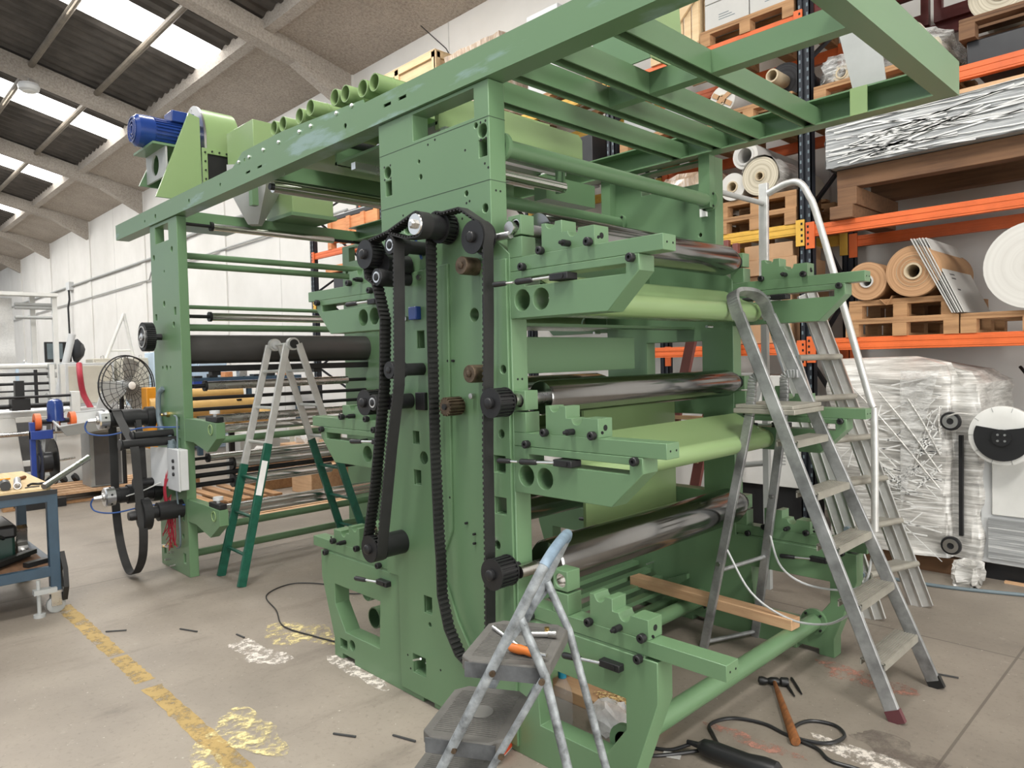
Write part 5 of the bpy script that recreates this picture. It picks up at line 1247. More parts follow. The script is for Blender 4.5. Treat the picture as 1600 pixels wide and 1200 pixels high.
for z in (1.10, .235):
    h = MB().lathe((-1.435, 5.66, z), (-1.435, 5.59, z), [(0, .03), (.03, .03), (.03, .062), (.045, .066), (.06, .062), (.062, .045)], 28).build('hand_wheel', 'black_plastic', wm)
    MB().pipe((-1.435, 5.60, z), (-1.435, 5.592, z), .048, .022, 28).build('wheel_rim', 'bright_steel', h)
MB().box(-1.40, -1.375, 5.66, 5.69, .3, 1.0).build('rack_rail', 'black_steel', wm)
for v in ((-1.36, 5.64, .06), (-1.30, 5.62, .07)):
    pass
bundle('film_lump', (-1.32, 5.55, .075), (.16, .2, .15), 'film_wrap', 'lump of torn film lying at the corner of the wrapped machine', .02)
wc2 = thing('wrapped_cabinet', 'pale grey cabinet partly wrapped in film at the right edge under the disc', 'cabinet', (-.95, 6.0, 0))
MB().box(-1.29, -.55, 5.75, 6.5, .12, .86).build('body', 'light_grey', wc2, bevel=.006)
MB().box(-1.22, -.50, 5.735, 5.75, .46, .84).build('panel', 'white_paint', wc2, bevel=.003)
MB().sheet([[(-1.24 + .75 * i / 12, 5.725 + random.uniform(-.006, .004), .16 + .28 * j / 8) for i in range(13)] for j in range(9)]).build('stretch_film', 'film_grey', wc2)
MB().box(-1.27, -.55, 5.8, 6.4, 0, .12).build('base', 'black_steel', wc2)
rd = thing('reel_disc', 'white flanged reel disc with a black face plate in front of the pale cabinet', 'reel', (-1.12, 5.62, .8))
MB().lathe((-1.125, 5.56, 1.02), (-1.125, 5.62, 1.02), [(0, .12), (.0, .185), (.006, .195), (.05, .195), (.06, .19)], 48).build('disc', 'white_paint', rd)
pl_ = [(-1.125 + .16 * math.cos(math.radians(a)), 1.015 + .16 * math.sin(math.radians(a))) for a in range(155, 390, 8)] + [(-1.03, 1.075), (-1.125, 1.06), (-1.22, 1.075)]
MB().plate(pl_, [], 5.545, 5.558).build('face_plate', 'black_plastic', rd)
MB().cyl((-1.125, 5.53, 1.01), (-1.125, 5.545, 1.01), .055, 28).build('hub', 'black_plastic', rd)
for q in range(4):
    a = math.pi / 4 + q * math.pi / 2
    MB().cyl((-1.125 + .028 * math.cos(a), 5.527, 1.01 + .028 * math.sin(a)), (-1.125 + .028 * math.cos(a), 5.53, 1.01 + .028 * math.sin(a)), .008, 8).build('bolt', 'bright_steel', rd)
sm = MB()
for q in range(10):
    a = q * math.pi / 5; sm.obb((-1.125 + .178 * math.cos(a), 5.559, 1.02 + .178 * math.sin(a)), (.03, .003, .003), Matrix(((math.cos(a), 0, -math.sin(a)), (0, 1, 0), (math.sin(a), 0, math.cos(a)))))
sm.build('seam', 'grey_paint', rd)
MB().cyl((-1.125, 5.62, 1.02), (-1.125, 5.9, 1.02), .05, 20).build('shaft', 'steel', rd)
MB().tube(smooth_path([(-1.2, 6.5, 1.45), (-1.05, 6.3, 1.3), (-.9, 6.2, 1.22), (-.7, 6.1, 1.15)], 6), .012, 8).build('cable', 'black_plastic', rd)
vb = thing('vented_cabinet', 'white metal cabinet with a column of vent slots seen between the ladders', 'cabinet', (-2.9, 6.4, 0))
MB().box(-3.30, -2.68, 6.08, 6.6, .42, 1.40).build('body', 'white_paint', vb, bevel=.005)
vs = MB()
for q in range(14): vs.box(-2.93, -2.83, 6.076, 6.081, .62 + q * .028, .63 + q * .028)
vs.build('vent_slots', 'grey_paint', vb)
MB().box(-3.28, -2.70, 6.12, 6.58, 0, .42).build('base', 'black_steel', vb)
rl_ = thing('red_ladder', 'red-brown wooden ladder leaning behind the opening in the far frame', 'ladder', (-2.7, 4.3, 0))
for dx in (0, .28):
    MB().bar((-3.05 + dx, 4.25, 0), (-2.62 + dx * .8, 4.35, 1.95), .03, .07, (1, 0, .2)).build('rail', 'red_brown', rl_)
for t in (.15, .3, .45, .6, .75, .9):
    a = V((-3.05, 4.25, 0)).lerp(V((-2.62, 4.35, 1.95)), t); b_ = V((-2.77, 4.25, 0)).lerp(V((-2.396, 4.35, 1.95)), t)
    MB().bar(a, b_, .05, .025).build('rung', 'fresh_wood', rl_)
# ================================================================ left side: trolley, fan, machines behind
tb = thing('work_trolley', 'blue steel trolley bench with a plywood top and castors at the left edge', 'trolley', (-6.0, .6, 0))
TX0, TX1, TY0, TY1 = -6.55, -5.48, -.6, 1.13
for x, y in ((TX1 - .03, TY1 - .03), (TX0 + .03, TY1 - .03), (TX1 - .03, TY0 + .03), (TX0 + .03, TY0 + .03)):
    MB().box(x - .0295, x + .0305, y - .0295, y + .0305, .15, .80).build('leg', 'bench_blue', tb, bevel=.003)
    c = MB().lathe((x - .018, y, .055), (x + .018, y, .055), [(0, .045), (.006, .055), (.03, .055), (.036, .045)], 24).build('castor_wheel', 'grey_paint', tb)
    f = MB(); f.box(x - .03, x - .022, y - .03, y + .03, .05, .15); f.box(x + .022, x + .03, y - .03, y + .03, .05, .15); f.box(x - .05, x + .05, y - .05, y + .05, .14, .155); f.build('castor_fork', 'steel', c)
MB().lathe((TX1 - .0, TY1 - .13, .0), (TX1 - .0, TY1 - .13, .24), [(0, .035), (.02, .035), (.022, .012), (.24, .012)], 14).build('levelling_foot', 'grey_paint', tb)
MB().box(TX1 - .03, TX1 + .03, TY1 - .16, TY1 - .03, .15, .18).build('foot_bracket', 'grey_paint', tb)
f = MB()
for z in (.77, .28):
    f.box(TX0, TX1, TY1 - .05, TY1, z - .03, z + .035); f.box(TX0, TX1, TY0, TY0 + .05, z - .03, z + .035); f.box(TX1 - .05, TX1, TY0 + .0505, TY1 - .0505, z - .03, z + .035); f.box(TX0, TX0 + .05, TY0 + .0505, TY1 - .0505, z - .03, z + .035)
f.build('frame', 'bench_blue', tb, bevel=.003)
MB().plate([(TX0 - .02, TY0), (TX1 + .0, TY0), (TX1 + .0, TY1 - .06), (TX1 - .08, TY1 - .02), (TX1 - .3, TY1 + .0), (TX0 - .02, TY1)], [], .806, .835, 'z').build('top', 'plywood', tb)
MB().box(TX1, TX1 + .006, TY0, TY1, .79, .82).build('edge_strip', 'black_steel', tb)
MB().box(TX0 + .05, TX1 - .05, TY0 + .05, TY1 - .05, .30, .318).build('shelf', 'pallet_dark', tb)
def put(name, mb, m, label, cat, group=None, **k): return tag(mb.build(name, m, **k), label, cat, group)
put('steel_bar', MB().cyl((-5.45, 1.05, .85), (-5.72, 1.38, .98), .02, 14), 'steel', 'round steel bar sticking out past the corner of the trolley top', 'bar')
put('pipe_piece', MB().pipe((-5.58, .93, .858), (-5.88, .98, .858), .022, .018), 'bright_steel', 'short chrome pipe lying on the trolley top', 'pipe')
hm = thing('mallet', 'dark mallet lying on the trolley top left of the chrome pipe', 'mallet', (-5.65, .86, .835))
MB().cyl((-5.57, .865, .865), (-5.70, .88, .865), .03, 16).build('head', 'tool_dark', hm); MB().cyl((-5.64, .87, .865), (-5.70, .60, .855), .012, 10).build('handle', 'black_plastic', hm)
put('file', MB().tube(smooth_path([(-5.62, .995, .845), (-5.65, 1.02, .85), (-5.66, 1.06, .845), (-5.64, 1.09, .848)], 5), .008, 8), 'tool_dark', 'bent dark strip lying near the corner of the trolley top', 'tool')
put('wire_piece', MB().tube(smooth_path([(-5.57, .97, .84), (-5.58, 1.0, .84), (-5.57, 1.05, .84)], 5), .004, 6), 'ink', 'thin dark wire lying at the front edge of the trolley top', 'wire')
put('wooden_rule', MB().bar((-6.15, .98, .842), (-6.1, .70, .842), .03, .01), 'orange_bright', 'orange wooden rule lying at the back of the trolley top', 'rule')
put('brown_handle', MB().cyl((-6.08, 1.06, .848), (-5.98, .99, .848), .012, 10), 'hammer_wood', 'small brown tool handle lying behind the chrome pipe', 'tool')
cs = thing('tool_case', 'dark green tool case on the lower shelf of the trolley', 'case', (-6.1, .75, .318))
MB().box(-6.3, -5.85, .55, .95, .32, .52).build('body', 'dark_green_case', cs, bevel=.02); MB().box(-6.31, -5.84, .54, .96, .47, .56).build('lid', 'black_plastic', cs, bevel=.02)
MB().tube(smooth_path([(-5.83, .62, .48), (-5.80, .66, .5), (-5.80, .84, .5), (-5.83, .88, .48)], 5), .012, 8).build('handle', 'black_plastic', cs)
vc = thing('bench_vice', 'grey metal clamp standing on the trolley shelf beside the dark green case', 'clamp', (-5.95, 1.0, .318))
MB().plate([(-.06, 0), (.05, 0), (.05, .08), (.02, .1), (.05, .2), (.02, .22), (-.03, .1), (-.06, .08)], [], -.03, .03, 'y').build('jaw', 'steel', vc, local=True)
MB().cyl((-.07, 0, .05), (.09, 0, .05), .012, 10).build('screw', 'steel', vc, local=True)
for i, (a, b) in enumerate((((-5.6, .72, .335), (-5.9, 1.02, .335)), ((-5.62, .80, .36), (-5.85, 1.05, .36)), ((-5.56, .95, .335), (-5.62, 1.08, .335)), ((-5.57, .62, .34), (-5.80, .75, .34)))):
    put('steel_offcut', MB().bar(a, b, .05, .03), 'tool_dark', 'dark steel offcut lying %s on the trolley shelf' % ('lowest across the middle', 'on top of the others', 'nearest the corner leg', 'farthest left in front of the case')[i], 'offcut')
put('black_hose', MB().tube(smooth_path([(-5.6, .5, .33), (-5.62, .66, .36), (-5.7, .74, .40), (-5.8, .7, .42), (-5.75, .6, .36)], 6), .02, 8), 'black_plastic', 'thick black hose curled on the trolley shelf', 'hose')
put('strap', MB().band([(-5.50, .40), (-5.42, .30), (-5.41, .18), (-5.47, .08), (-5.55, .12), (-5.58, .25)], 1.13, 1.16, .004), 'belt_rubber', 'dark strap hanging in a loop round the trolley leg', 'strap')
# pallet on the floor
pl = thing('floor_pallet', 'long wooden pallet lying on the floor behind the trolley', 'pallet', (-10.2, 2.6, 0))
yaw = math.atan2(3.16 - 2.62, -9.88 + 9.86)
s = MB()
for i in range(5): s.box(-10.85 + .2 * i, -10.70 + .2 * i, 1.5, 3.7, .105, .13)
s.build('deck_board', 'fresh_wood', pl)
s = MB()
for y in (1.5, 2.55, 3.6):
    for x in (-10.83, -10.4, -9.98): s.box(x, x + .1, y, y + .1, .022, .105)
s.build('block', 'pallet_wood', pl)
s = MB()
for x in (-10.83, -9.98): s.box(x, x + .1, 1.5, 3.7, 0, .022)
s.build('bottom_board', 'pallet_wood', pl)
# pedestal fan
fn_ = thing('pedestal_fan', 'large grey pedestal fan with a round wire guard left of the winding stand', 'fan', (-10.0, 2.9, 0))
FC, FN = V((-10.02, 2.88, 1.385)), V((.93, .37, 0)).normalized(); fa = V((-FN.y, FN.x, 0)); fb_ = V((0, 0, 1))
g = MB()
def fcirc(r, off, n=40): return [FC + FN * off + fa * (r * math.cos(2 * math.pi * i / n)) + fb_ * (r * math.sin(2 * math.pi * i / n)) for i in range(n)]
g.tube(fcirc(.385, .0), .009, 6, closed=True); g.tube(fcirc(.375, .05), .007, 6, closed=True)
g.build('guard_rim', 'black_steel', fn_)
g = MB()
for i in range(26):
    a = 2 * math.pi * i / 26; e = fa * math.cos(a) + fb_ * math.sin(a); e2 = fa * math.cos(a + .35) + fb_ * math.sin(a + .35)
    g.tube([FC + FN * .10 + e * .05, FC + FN * .10 + e2 * .2, FC + FN * .03 + e2 * .38], .003, 5)
    g.tube([FC - FN * .10 + e * .05, FC - FN * .08 + e * .2, FC + e * .385], .003, 5)
for r in (.12, .2, .28): g.tube(fcirc(r, .095 - r * .1), .003, 5, closed=True)
g.build('guard_wire', 'black_steel', fn_)
for i in range(3):
    a = math.radians(75 + 120 * i); e = fa * math.cos(a) + fb_ * math.sin(a); t = FN.cross(e)
    b = MB()
    for q0, q1, w0, w1 in ((.04, .18, .06, .12), (.18, .345, .12, .15)):
        c = [FC + e * q0 + t * w0 + FN * .03, FC + e * q0 - t * w0 - FN * .03, FC + e * q1 - t * w1 - FN * .05, FC + e * q1 + t * w1 + FN * .05]
        f = [b.bm.verts.new(p) for p in c]; b.bm.faces.new(f); f2 = [b.bm.verts.new(p + FN * .006) for p in c]; b.bm.faces.new(f2)
    b.build('fan_blade', 'grey_paint', fn_)
MB().lathe(FC - FN * .18, FC + FN * .06, [(0, .06), (.12, .075), (.2, .06), (.24, .03)], 20).build('motor_housing', 'grey_paint', fn_)
MB().lathe(FC + FN * .10, FC + FN * .115, [(0, .05), (.01, .05), (.015, .04)], 24).build('badge', 'label_white', fn_)
MB().cyl((FC.x - FN.x * .1, FC.y - FN.y * .1, .04), FC - FN * .1, .028, 14).build('post', 'black_steel', fn_)
MB().lathe((FC.x - FN.x * .1, FC.y - FN.y * .1, 0), (FC.x - FN.x * .1, FC.y - FN.y * .1, .06), [(0, .25), (.03, .24), (.06, .05)], 28).build('base', 'black_steel', fn_)
# grey tray hopper on a stand
hp = thing('tray_stand', 'grey sheet-metal tray on a tall cabinet left of the fan', 'tray', (-10.2, 2.45, 0))
o = [(-10.25, 2.05, 1.04), (-9.45, 2.0, .96), (-9.40, 2.62, 1.03), (-10.1, 2.62, 1.10)]
lo_ = [(-9.95, 2.15, .86), (-9.5, 2.08, .84), (-9.45, 2.55, .90), (-9.95, 2.55, .92)]
m_ = MB(); tv = [m_.bm.verts.new(p) for p in o]; bv = [m_.bm.verts.new(p) for p in lo_]
for i in range(4): m_.bm.faces.new((tv[i], tv[(i + 1) % 4], bv[(i + 1) % 4], bv[i]))
m_.bm.faces.new(bv); m_.build('tray', 'grey_paint', hp)
r_ = MB(); r_.tube(o, .014, 6, closed=True); r_.build('rim', 'light_grey', hp)
MB().box(-10.5, -10.1, 2.45, 2.85, .1, .85).build('cabinet', 'grey_paint', hp, bevel=.01)
MB().box(-10.1, -10.09, 2.50, 2.80, .15, .80).build('door', 'hole_grey', hp)
MB().plate([(2.55, .85), (2.9, .85), (2.9, 1.42), (2.75, 1.42)], [], -10.5, -10.46, 'x').build('back_plate', 'light_grey', hp)
# blue hose reel stand and little blue motor
rs = thing('cable_reel', 'blue stand carrying a dark cable reel behind the trolley', 'reel', (-9.9, 1.85, 0))
MB().box(-9.98, -9.90, 1.80, 1.85, .1, 1.0).build('post', 'blue_paint', rs, bevel=.004); MB().box(-9.98, -9.86, 1.80, 2.02, .80, .90).build('arm', 'blue_paint', rs, bevel=.004); MB().box(-10.1, -9.75, 1.7, 2.1, 0, .1).build('base', 'black_steel', rs)
MB().cyl((-9.92, 1.86, .52), (-9.92, 2.0, .52), .12, 28).build('wound_cable', 'black_film', rs)
for y in (1.87, 2.02): MB().cyl((-9.92, y, .52), (-9.92, y + .012, .52), .27, 32).build('flange', 'tool_dark', rs)
MB().cyl((-9.92, 2.0, .52), (-9.92, 2.25, .54), .012, 10).build('crank', 'steel', rs)
bm_ = thing('small_motor', 'small upright blue motor with orange side wheels behind the trolley', 'motor', (-9.95, 2.07, .9))
MB().lathe((-9.95, 2.07, 1.0), (-9.95, 2.07, 1.26), [(0, .10), (.03, .10), (.03, .085), (.2, .085), (.24, .07), (.26, .04)], 28).build('motor', 'motor_blue', bm_)
for y in (1.88, 2.24): MB().lathe((-9.95, y - .03, 1.0), (-9.95, y + .03, 1.0), [(0, .07), (.0, .10), (.06, .10)], 24).build('wheel', 'orange_paint', bm_)
MB().cyl((-9.95, 1.85, 1.0), (-9.95, 2.27, 1.0), .03, 12).build('axle', 'black_steel', bm_)
MB().cyl((-9.95, 2.07, .88), (-9.95, 2.07, 1.0), .05, 14).build('gearbox', 'steel', bm_)
MB().bar((-9.95, 1.87, .1), (-9.95, 1.95, .95), .04, .04, (1, 0, 0)).build('strut', 'light_grey', bm_)
# white slitting machine with bars
ws = thing('white_machine', 'low white machine frame with dark bars behind the trolley at the left', 'machine', (-11.5, 1.9, 0))
for x, y in ((-11.3, .9), (-11.2, 1.75), (-11.1, 2.45), (-12.6, 1.5), (-12.5, 2.7)):
    MB().plate([(y - .22, .1), (y + .22, .1), (y + .17, .5), (y + .12, 1.0), (y - .12, 1.0), (y - .17, .5)], [], x - .05, x + .05, 'x').build('side_plate', 'white_paint', ws, bevel=.008)
for z, y0, y1, x in ((1.0, .5, 2.6, -11.2), (.92, .5, 2.5, -11.4), (.35, .5, 2.7, -11.25), (.2, .4, 2.8, -11.2)):
    MB().box(x - .05, x + .05, y0, y1, z, z + .07).build('rail', 'white_paint', ws, bevel=.006)
for z, x, m, r in ((1.27, -10.9, 'black_steel', .018), (1.15, -11.1, 'black_steel', .03), (.80, -10.95, 'steel', .03), (1.05, -11.5, 'bright_steel', .05)):
    MB().cyl((x, .3, z), (x, 2.55, z), r, 14).build('cross_bar', m, ws)
MB().box(-10.95, -10.85, 2.45, 2.55, .85, 1.32).build('end_block', 'white_paint', ws, bevel=.006)
MB().box(-11.05, -10.95, 1.85, 1.95, 1.1, 1.48).build('knife_holder', 'tool_dark', ws); MB().box(-11.1, -10.9, 1.8, 2.0, 1.1, 1.25).build('knife_block', 'tool_dark', ws)
MB().bar((-11.0, 2.2, 1.3), (-10.85, 2.35, 1.05), .04, .04).build('arm', 'grey_paint', ws)
MB().box(-12.3, -12.28, .3, 2.6, .15, .95).build('dark_backing', 'hole_grey', ws)  # dark sheet added behind the side plates so the gaps look dark
ch = MB()
for i in range(14): ch.lathe((-10.9, .9 + .14 * i, .16), (-10.86, .96 + .14 * i, .2), [(0, .05), (.05, .06)], 8)
ch.build('chain', 'black_steel', ws)
MB().box(-11.6, -10.7, .4, 2.9, .0, .1).build('base', 'black_steel', ws)
wf = thing('web_frame', 'tall white frame with thin dark rollers and a hanging plastic sheet at the far left', 'machine', (-15.2, 2.0, 0))
for x, y in ((-15.1, 3.2), (-15.3, 2.9)):
    MB().box(x - .04, x + .04, y - .04, y + .04, 0, 2.95).build('post', 'white_paint', wf, bevel=.005)
MB().box(-15.3, -15.0, -2, 3.25, 2.93, 2.99).build('top_rail', 'white_paint', wf)
for z in (2.78, 2.72, 2.55): MB().cyl((-15.1, 2.6, z), (-15.1, 3.2, z), .03, 10).build('roller_end', 'grey_paint', wf)
MB().sheet([[(-15.25 + .05 * math.sin(i * 1.3 + j * .4) + .03 * math.sin(i * .5 + j), -2 + 4.6 * i / 40, .6 + 2.3 * j / 24) for i in range(41)] for j in range(25)]).build('plastic_sheet', 'hanging_sheet', wf, label='hanging sheet of white plastic film')
rf_ = thing('roller_frame', 'white roller frame with black cross bars in front of the hanging plastic sheet', 'machine', (-12.0, 2.0, 0))
for x, y in ((-11.65, 2.4), (-11.75, 2.55)):
    MB().box(x - .04, x + .04, y - .03, y + .03, 0, 1.68).build('post', 'white_paint', rf_, bevel=.004)
for z, m, r in ((1.67, 'white_paint', .035), (1.56, 'black_steel', .022), (1.43, 'black_steel', .02), (1.33, 'black_steel', .012), (1.1, 'black_steel', .02)):
    MB().cyl((-11.7, -.5, z), (-11.7, 2.4, z), r, 12).build('cross_bar', m, rf_)
MB().box(-11.72, -11.68, 2.2, 2.24, 1.0, 1.62).build('stay', 'black_steel', rf_)
for z in (1.62, 1.5, 1.15): MB().box(-11.76, -11.62, 2.36, 2.46, z, z + .08).build('bearing', 'grey_paint', rf_, bevel=.01)
# cabinets by the wall
def cabinet(name, x, y, wx, wy, z0, z1, m, label, door=None, eye=False):
    t = thing(name, label, 'cabinet', (x, y, z0))
    MB().box(x - wx / 2, x + wx / 2, y - wy / 2, y + wy / 2, z0, z1).build('body', m, t, bevel=.01)
    MB().box(x + wx / 2, x + wx / 2 + .02, y - wy / 2 + .04, y + wy / 2 - .04, z0 + .05, z1 - .05).build('door', door or m, t, bevel=.006)
    MB().box(x + wx / 2 + .02, x + wx / 2 + .035, y + wy / 2 - .1, y + wy / 2 - .07, (z0 + z1) / 2 - .05, (z0 + z1) / 2 + .05).build('handle', 'black_plastic', t)
    if eye:
        for dy in (-.3, .3): MB().tube([V((x, y + dy * wy, z1 + .03)) + V((0, .03 * math.cos(a * math.pi / 4), .03 * math.sin(a * math.pi / 4))) for a in range(8)], .006, 6, closed=True).build('lifting_eye', 'steel', t)
    return t
cabinet('electric_cabinet', -14.2, 3.45, .5, .75, .98, 1.72, 'light_grey', 'beige control cabinet with a framed door left of the fan', 'beige_cabinet')
cabinet('electric_cabinet', -13.9, 3.95, .5, .16, .5, 1.75, 'beige_cabinet', 'narrow cabinet with a pale blue side left of the fan guard', 'pale_blue')
cabinet('electric_cabinet', -15.0, 4.25, .5, 1.1, .0, 1.80, 'beige_cabinet', 'wide beige cabinet standing behind the pedestal fan', None, True)
cabinet('electric_cabinet', -14.7, 4.95, .5, .62, .0, 1.90, 'pale_blue', 'pale blue cabinet behind the right side of the fan guard', None, True)
cabinet('electric_cabinet', -14.5, 5.65, .5, .6, .0, 1.95, 'pale_blue', 'pale blue cabinet hidden partly by the green winding post', None, True)
cabinet('electric_cabinet', -16.5, 3.3, .8, 1.1, .0, 1.75, 'pale_blue', 'pale cabinet row behind the white posts at the left', 'light_grey', True)
cs_ = thing('console', 'grey console table with tangled parts under the beige cabinet', 'console', (-13.6, 3.3, 0))
MB().box(-14.5, -13.2, 2.9, 3.84, .92, .98).build('top', 'light_grey', cs_); 
for y in (2.95, 3.74): MB().box(-13.7, -13.6, y, y + .06, 0, .92).build('leg', 'grey_paint', cs_)
for i in range(14):
    MB().ico((-13.45 + random.uniform(-.2, .2), 3.05 + random.uniform(-.1, .5), .3 + random.uniform(0, .6)), random.uniform(.05, .11), 1, jit=.02).build('part', ('black_steel', 'tool_dark', 'steel')[i % 3], cs_)
put('red_cables', MB().tube(smooth_path([(-13.5, 3.18, 1.70), (-13.35, 3.15, 1.5), (-13.4, 3.2, 1.2), (-13.3, 3.3, .9), (-13.3, 3.35, .6)], 6), .045, 8), 'red_wire', 'bundle of red cables hanging beside the beige cabinet', 'cable')
mo_ = thing('monitor', 'small dark screen above the cabinets left of the drop cable', 'monitor', (-16.0, 3.4, 1.75))
MB().box(-16.05, -16.0, 3.2, 3.65, 1.76, 2.15).build('housing', 'black_plastic', mo_, bevel=.01); MB().box(-16.0, -15.995, 3.24, 3.5, 1.82, 2.12).build('screen', 'grey_hose', mo_)
put('leaning_tube', MB().cyl((-14.9, 2.88, 0.0), (-14.9, 3.42, 2.25), .06, 14), 'light_grey', 'pale tube leaning in front of the dark screen', 'tube')
put('black_bag', MB().ico((-16.0, 3.75, 1.98), .16, 2, (1, .7, 1.4), .03), 'black_film', 'black bag hung below the drop cable', 'bag')
pr_ = MB(); pr_.tube([(-15, 3.98, 1.80), (-15, 4.32, 2.65)], .03, 8); pr_.tube([(-15, 4.32, 2.65), (-15, 4.46, 1.80)], .03, 8); pr_.tube([(-15, 4.04, 1.95), (-15, 4.43, 1.95)], .02, 8)
put('white_trestle', pr_, 'white_paint', 'white trestle standing on the cabinets above the fan', 'trestle')
# yellow rolls, orange drive and bench seen through the winding stand
yr = thing('yellow_rewinder', 'orange machine end with a yellow hub beside the fan', 'machine', (-9.7, 3.05, 0))
MB().box(-9.75, -9.55, 2.97, 3.12, .6, 1.36).build('side', 'orange_bright', yr, bevel=.01); MB().cyl((-9.65, 3.0, 1.1), (-9.65, 3.2, 1.1), .16, 24).build('hub', 'yellow_film', yr); MB().box(-9.9, -9.5, 2.9, 3.3, 0, .6).build('base', 'grey_paint', yr)
for i, (z, r, y1, x) in enumerate(((1.27, .075, 3.82, -8.75), (1.12, .11, 3.95, -8.7), (.97, .085, 4.2, -8.75))):
    roll(x, z, r, 2.9, y1, r * .4, 'yellow_film', 'yellow_film', 'core_board', 'film_roll', ('uppermost', 'middle', 'lowest')[i] + ' of the three yellow rolls seen through the winding stand')
rs_ = thing('roll_stand', 'steel stand carrying the three yellow rolls behind the winding stand', 'stand', (-8.8, 3.3, 0))
for y in (2.95, 3.7):
    MB().box(-8.9, -8.85, y, y + .06, 0, 1.4).build('post', 'tool_dark', rs_)
    for z in (.87, .99, 1.18): MB().box(-8.9, -8.6, y, y + .06, z, z + .02).build('arm', 'tool_dark', rs_)
bh = thing('blue_bench', 'long blue workbench by the wall seen under the big dark roller', 'workbench', (-13.6, 6.0, 0))
MB().box(-14.2, -13.2, 4.9, 7.0, 1.34, 1.40).build('top', 'bench_blue', bh)
MB().box(-14.2, -13.18, 4.9, 7.0, 1.22, 1.34).build('apron', 'blue_paint', bh)
for y in (4.95, 5.9, 6.9): MB().box(-13.3, -13.22, y, y + .08, 0, 1.25).build('leg', 'bench_blue', bh)
for i in range(7):
    tag(MB().box(-13.5 + .05 * (i % 2), -13.3, 4.95 + .28 * i, 5.1 + .28 * i, 1.401, 1.44 + .03 * ((i * 5) % 4)).build('bench_part', ('black_plastic', 'tool_dark', 'orange_wood', 'steel')[i % 4], bevel=.006), ('first', 'second', 'third', 'fourth', 'fifth', 'sixth', 'seventh')[i] + ' small part from the left on the long blue bench', 'part')
mp = thing('brass_parts_rack', 'pile of brass-coloured valves on a brown stand behind the dark roller', 'parts', (-14.3, 5.0, 0))
MB().box(-14.6, -14.1, 4.7, 5.2, 0, 1.4).build('stand', 'beige_cabinet', mp)
for i in range(9): MB().lathe((-14.15, 4.72 + .055 * i, 1.4), (-14.15, 4.72 + .055 * i, 1.5 + .06 * (i % 3)), [(0, .03), (.05, .03), (.06, .015), (.16 if i % 3 == 2 else .1, .012)], 8).build('valve', 'brass', mp)
# clutter on the floor beyond, seen between the rollers
bx_ = [(-9.0, 4.2, .38, 'pallet_wood'), (-9.3, 5.0, .5, 'cardboard'), (-8.6, 5.4, .45, 'pallet_wood'), (-9.8, 5.4, .7, 'beige_cabinet'), (-10.2, 4.6, .6, 'grey_paint'), (-8.2, 4.6, .3, 'fresh_wood')]
for i, (x, y, h, m) in enumerate(bx_):
    tag(MB().box(x - .25, x + .25, y - .3, y + .3, 0.0, h).build('storage_box', m, bevel=.008), ('low wooden box', 'brown carton', 'wooden box before the rack', 'beige box', 'grey box', 'pale wooden box')[i] + ' standing behind the winding stand, ' + ('nearest the roll stand', 'behind the folding ladder', 'by the rack end', 'left of the rack end', 'farthest left', 'nearest the printing frame')[i], 'box')
tag(MB().ico((-9.0, 4.2, .46), .14, 2, (1.4, 1, .6), .03).build('white_rag', 'white_paper'), 'crumpled white rag lying on the low wooden box', 'rag')
tag(MB().ico((-9.3, 5.0, .56), .16, 2, (1.3, 1, .6), .03).build('white_bag', 'plastic_bag'), 'crumpled white bag lying on the brown carton', 'bag')
pallet(-8.9, 3.0, 0, 1.2, .8, 'wooden pallet lying on the floor behind the folding ladder')
tag(MB().box(-7.4, -6.9, 4.5, 5.1, 0, 1.6).build('dark_machine', 'black_steel', bevel=.03), 'tall dark machine column seen beside the left print decks', 'machine')
for i in range(4): tag(MB().box(-7.6 + .12 * i, -7.52 + .12 * i, 3.2, 5.6, .03 + .0 * i, .05).build('floor_profile', 'fresh_wood'), 'wooden strip lying on the floor under the lowest guide rollers', 'strip', 'wooden strips on the floor')
# ================================================================ loose things on the floor
rnd = random.Random(3)
wb1 = put('wood_beam', MB().bar((-2.61, 3.545, .243), (-1.575, 3.475, .243), .085, .055), 'fresh_wood', 'long sawn timber lying across the two low green tubes', 'timber', bevel=.003)
wb2 = put('wood_beam', MB().box(-2.60, -1.76, 2.46, 2.61, 0, .055), 'fresh_wood', 'flat timber lying on the floor seen through the opening of the near right foot', 'timber', bevel=.003)
sh = MB()
for i in range(260):
    c = V((-1.97 + rnd.gauss(0, .05), 2.54 + rnd.uniform(-.05, .05), .057 + rnd.uniform(0, .018)))
    sh.obb(c, (.012, .005, .0015), Matrix.Rotation(rnd.uniform(0, 6), 3, 'Z') @ Matrix.Rotation(rnd.uniform(-.6, .6), 3, 'X'))
o = put('sawdust', sh, 'sawdust', 'pale wood shavings scattered on the flat timber on the floor', 'shavings'); o['kind'] = 'stuff'
bt = thing('water_bottle', 'clear plastic water bottle with a blue cap behind the foot opening', 'bottle', (-2.0, 2.20, 0))
MB().lathe((-2.0, 2.20, .0), (-2.0, 2.20, .33), [(0, .036), (.01, .042), (.05, .042), (.06, .038), (.07, .042), (.09, .042), (.10, .038), (.11, .042), (.13, .042), (.14, .038), (.15, .042), (.18, .043), (.215, .038), (.25, .02), (.26, .015), (.28, .015)], 28).build('bottle', 'clear_plastic', bt)
MB().lathe((-2.0, 2.20, .265), (-2.0, 2.20, .295), [(0, .018), (.03, .018)], 20).build('cap', 'teal_cap', bt)
bg_ = MB(); bg_.ico((-1.86, 2.36, .075), .085, 3, (1.2, .8, .9), .012); put('plastic_bag', bg_, 'plastic_bag', 'crumpled clear plastic bag behind the near foot opening', 'bag')
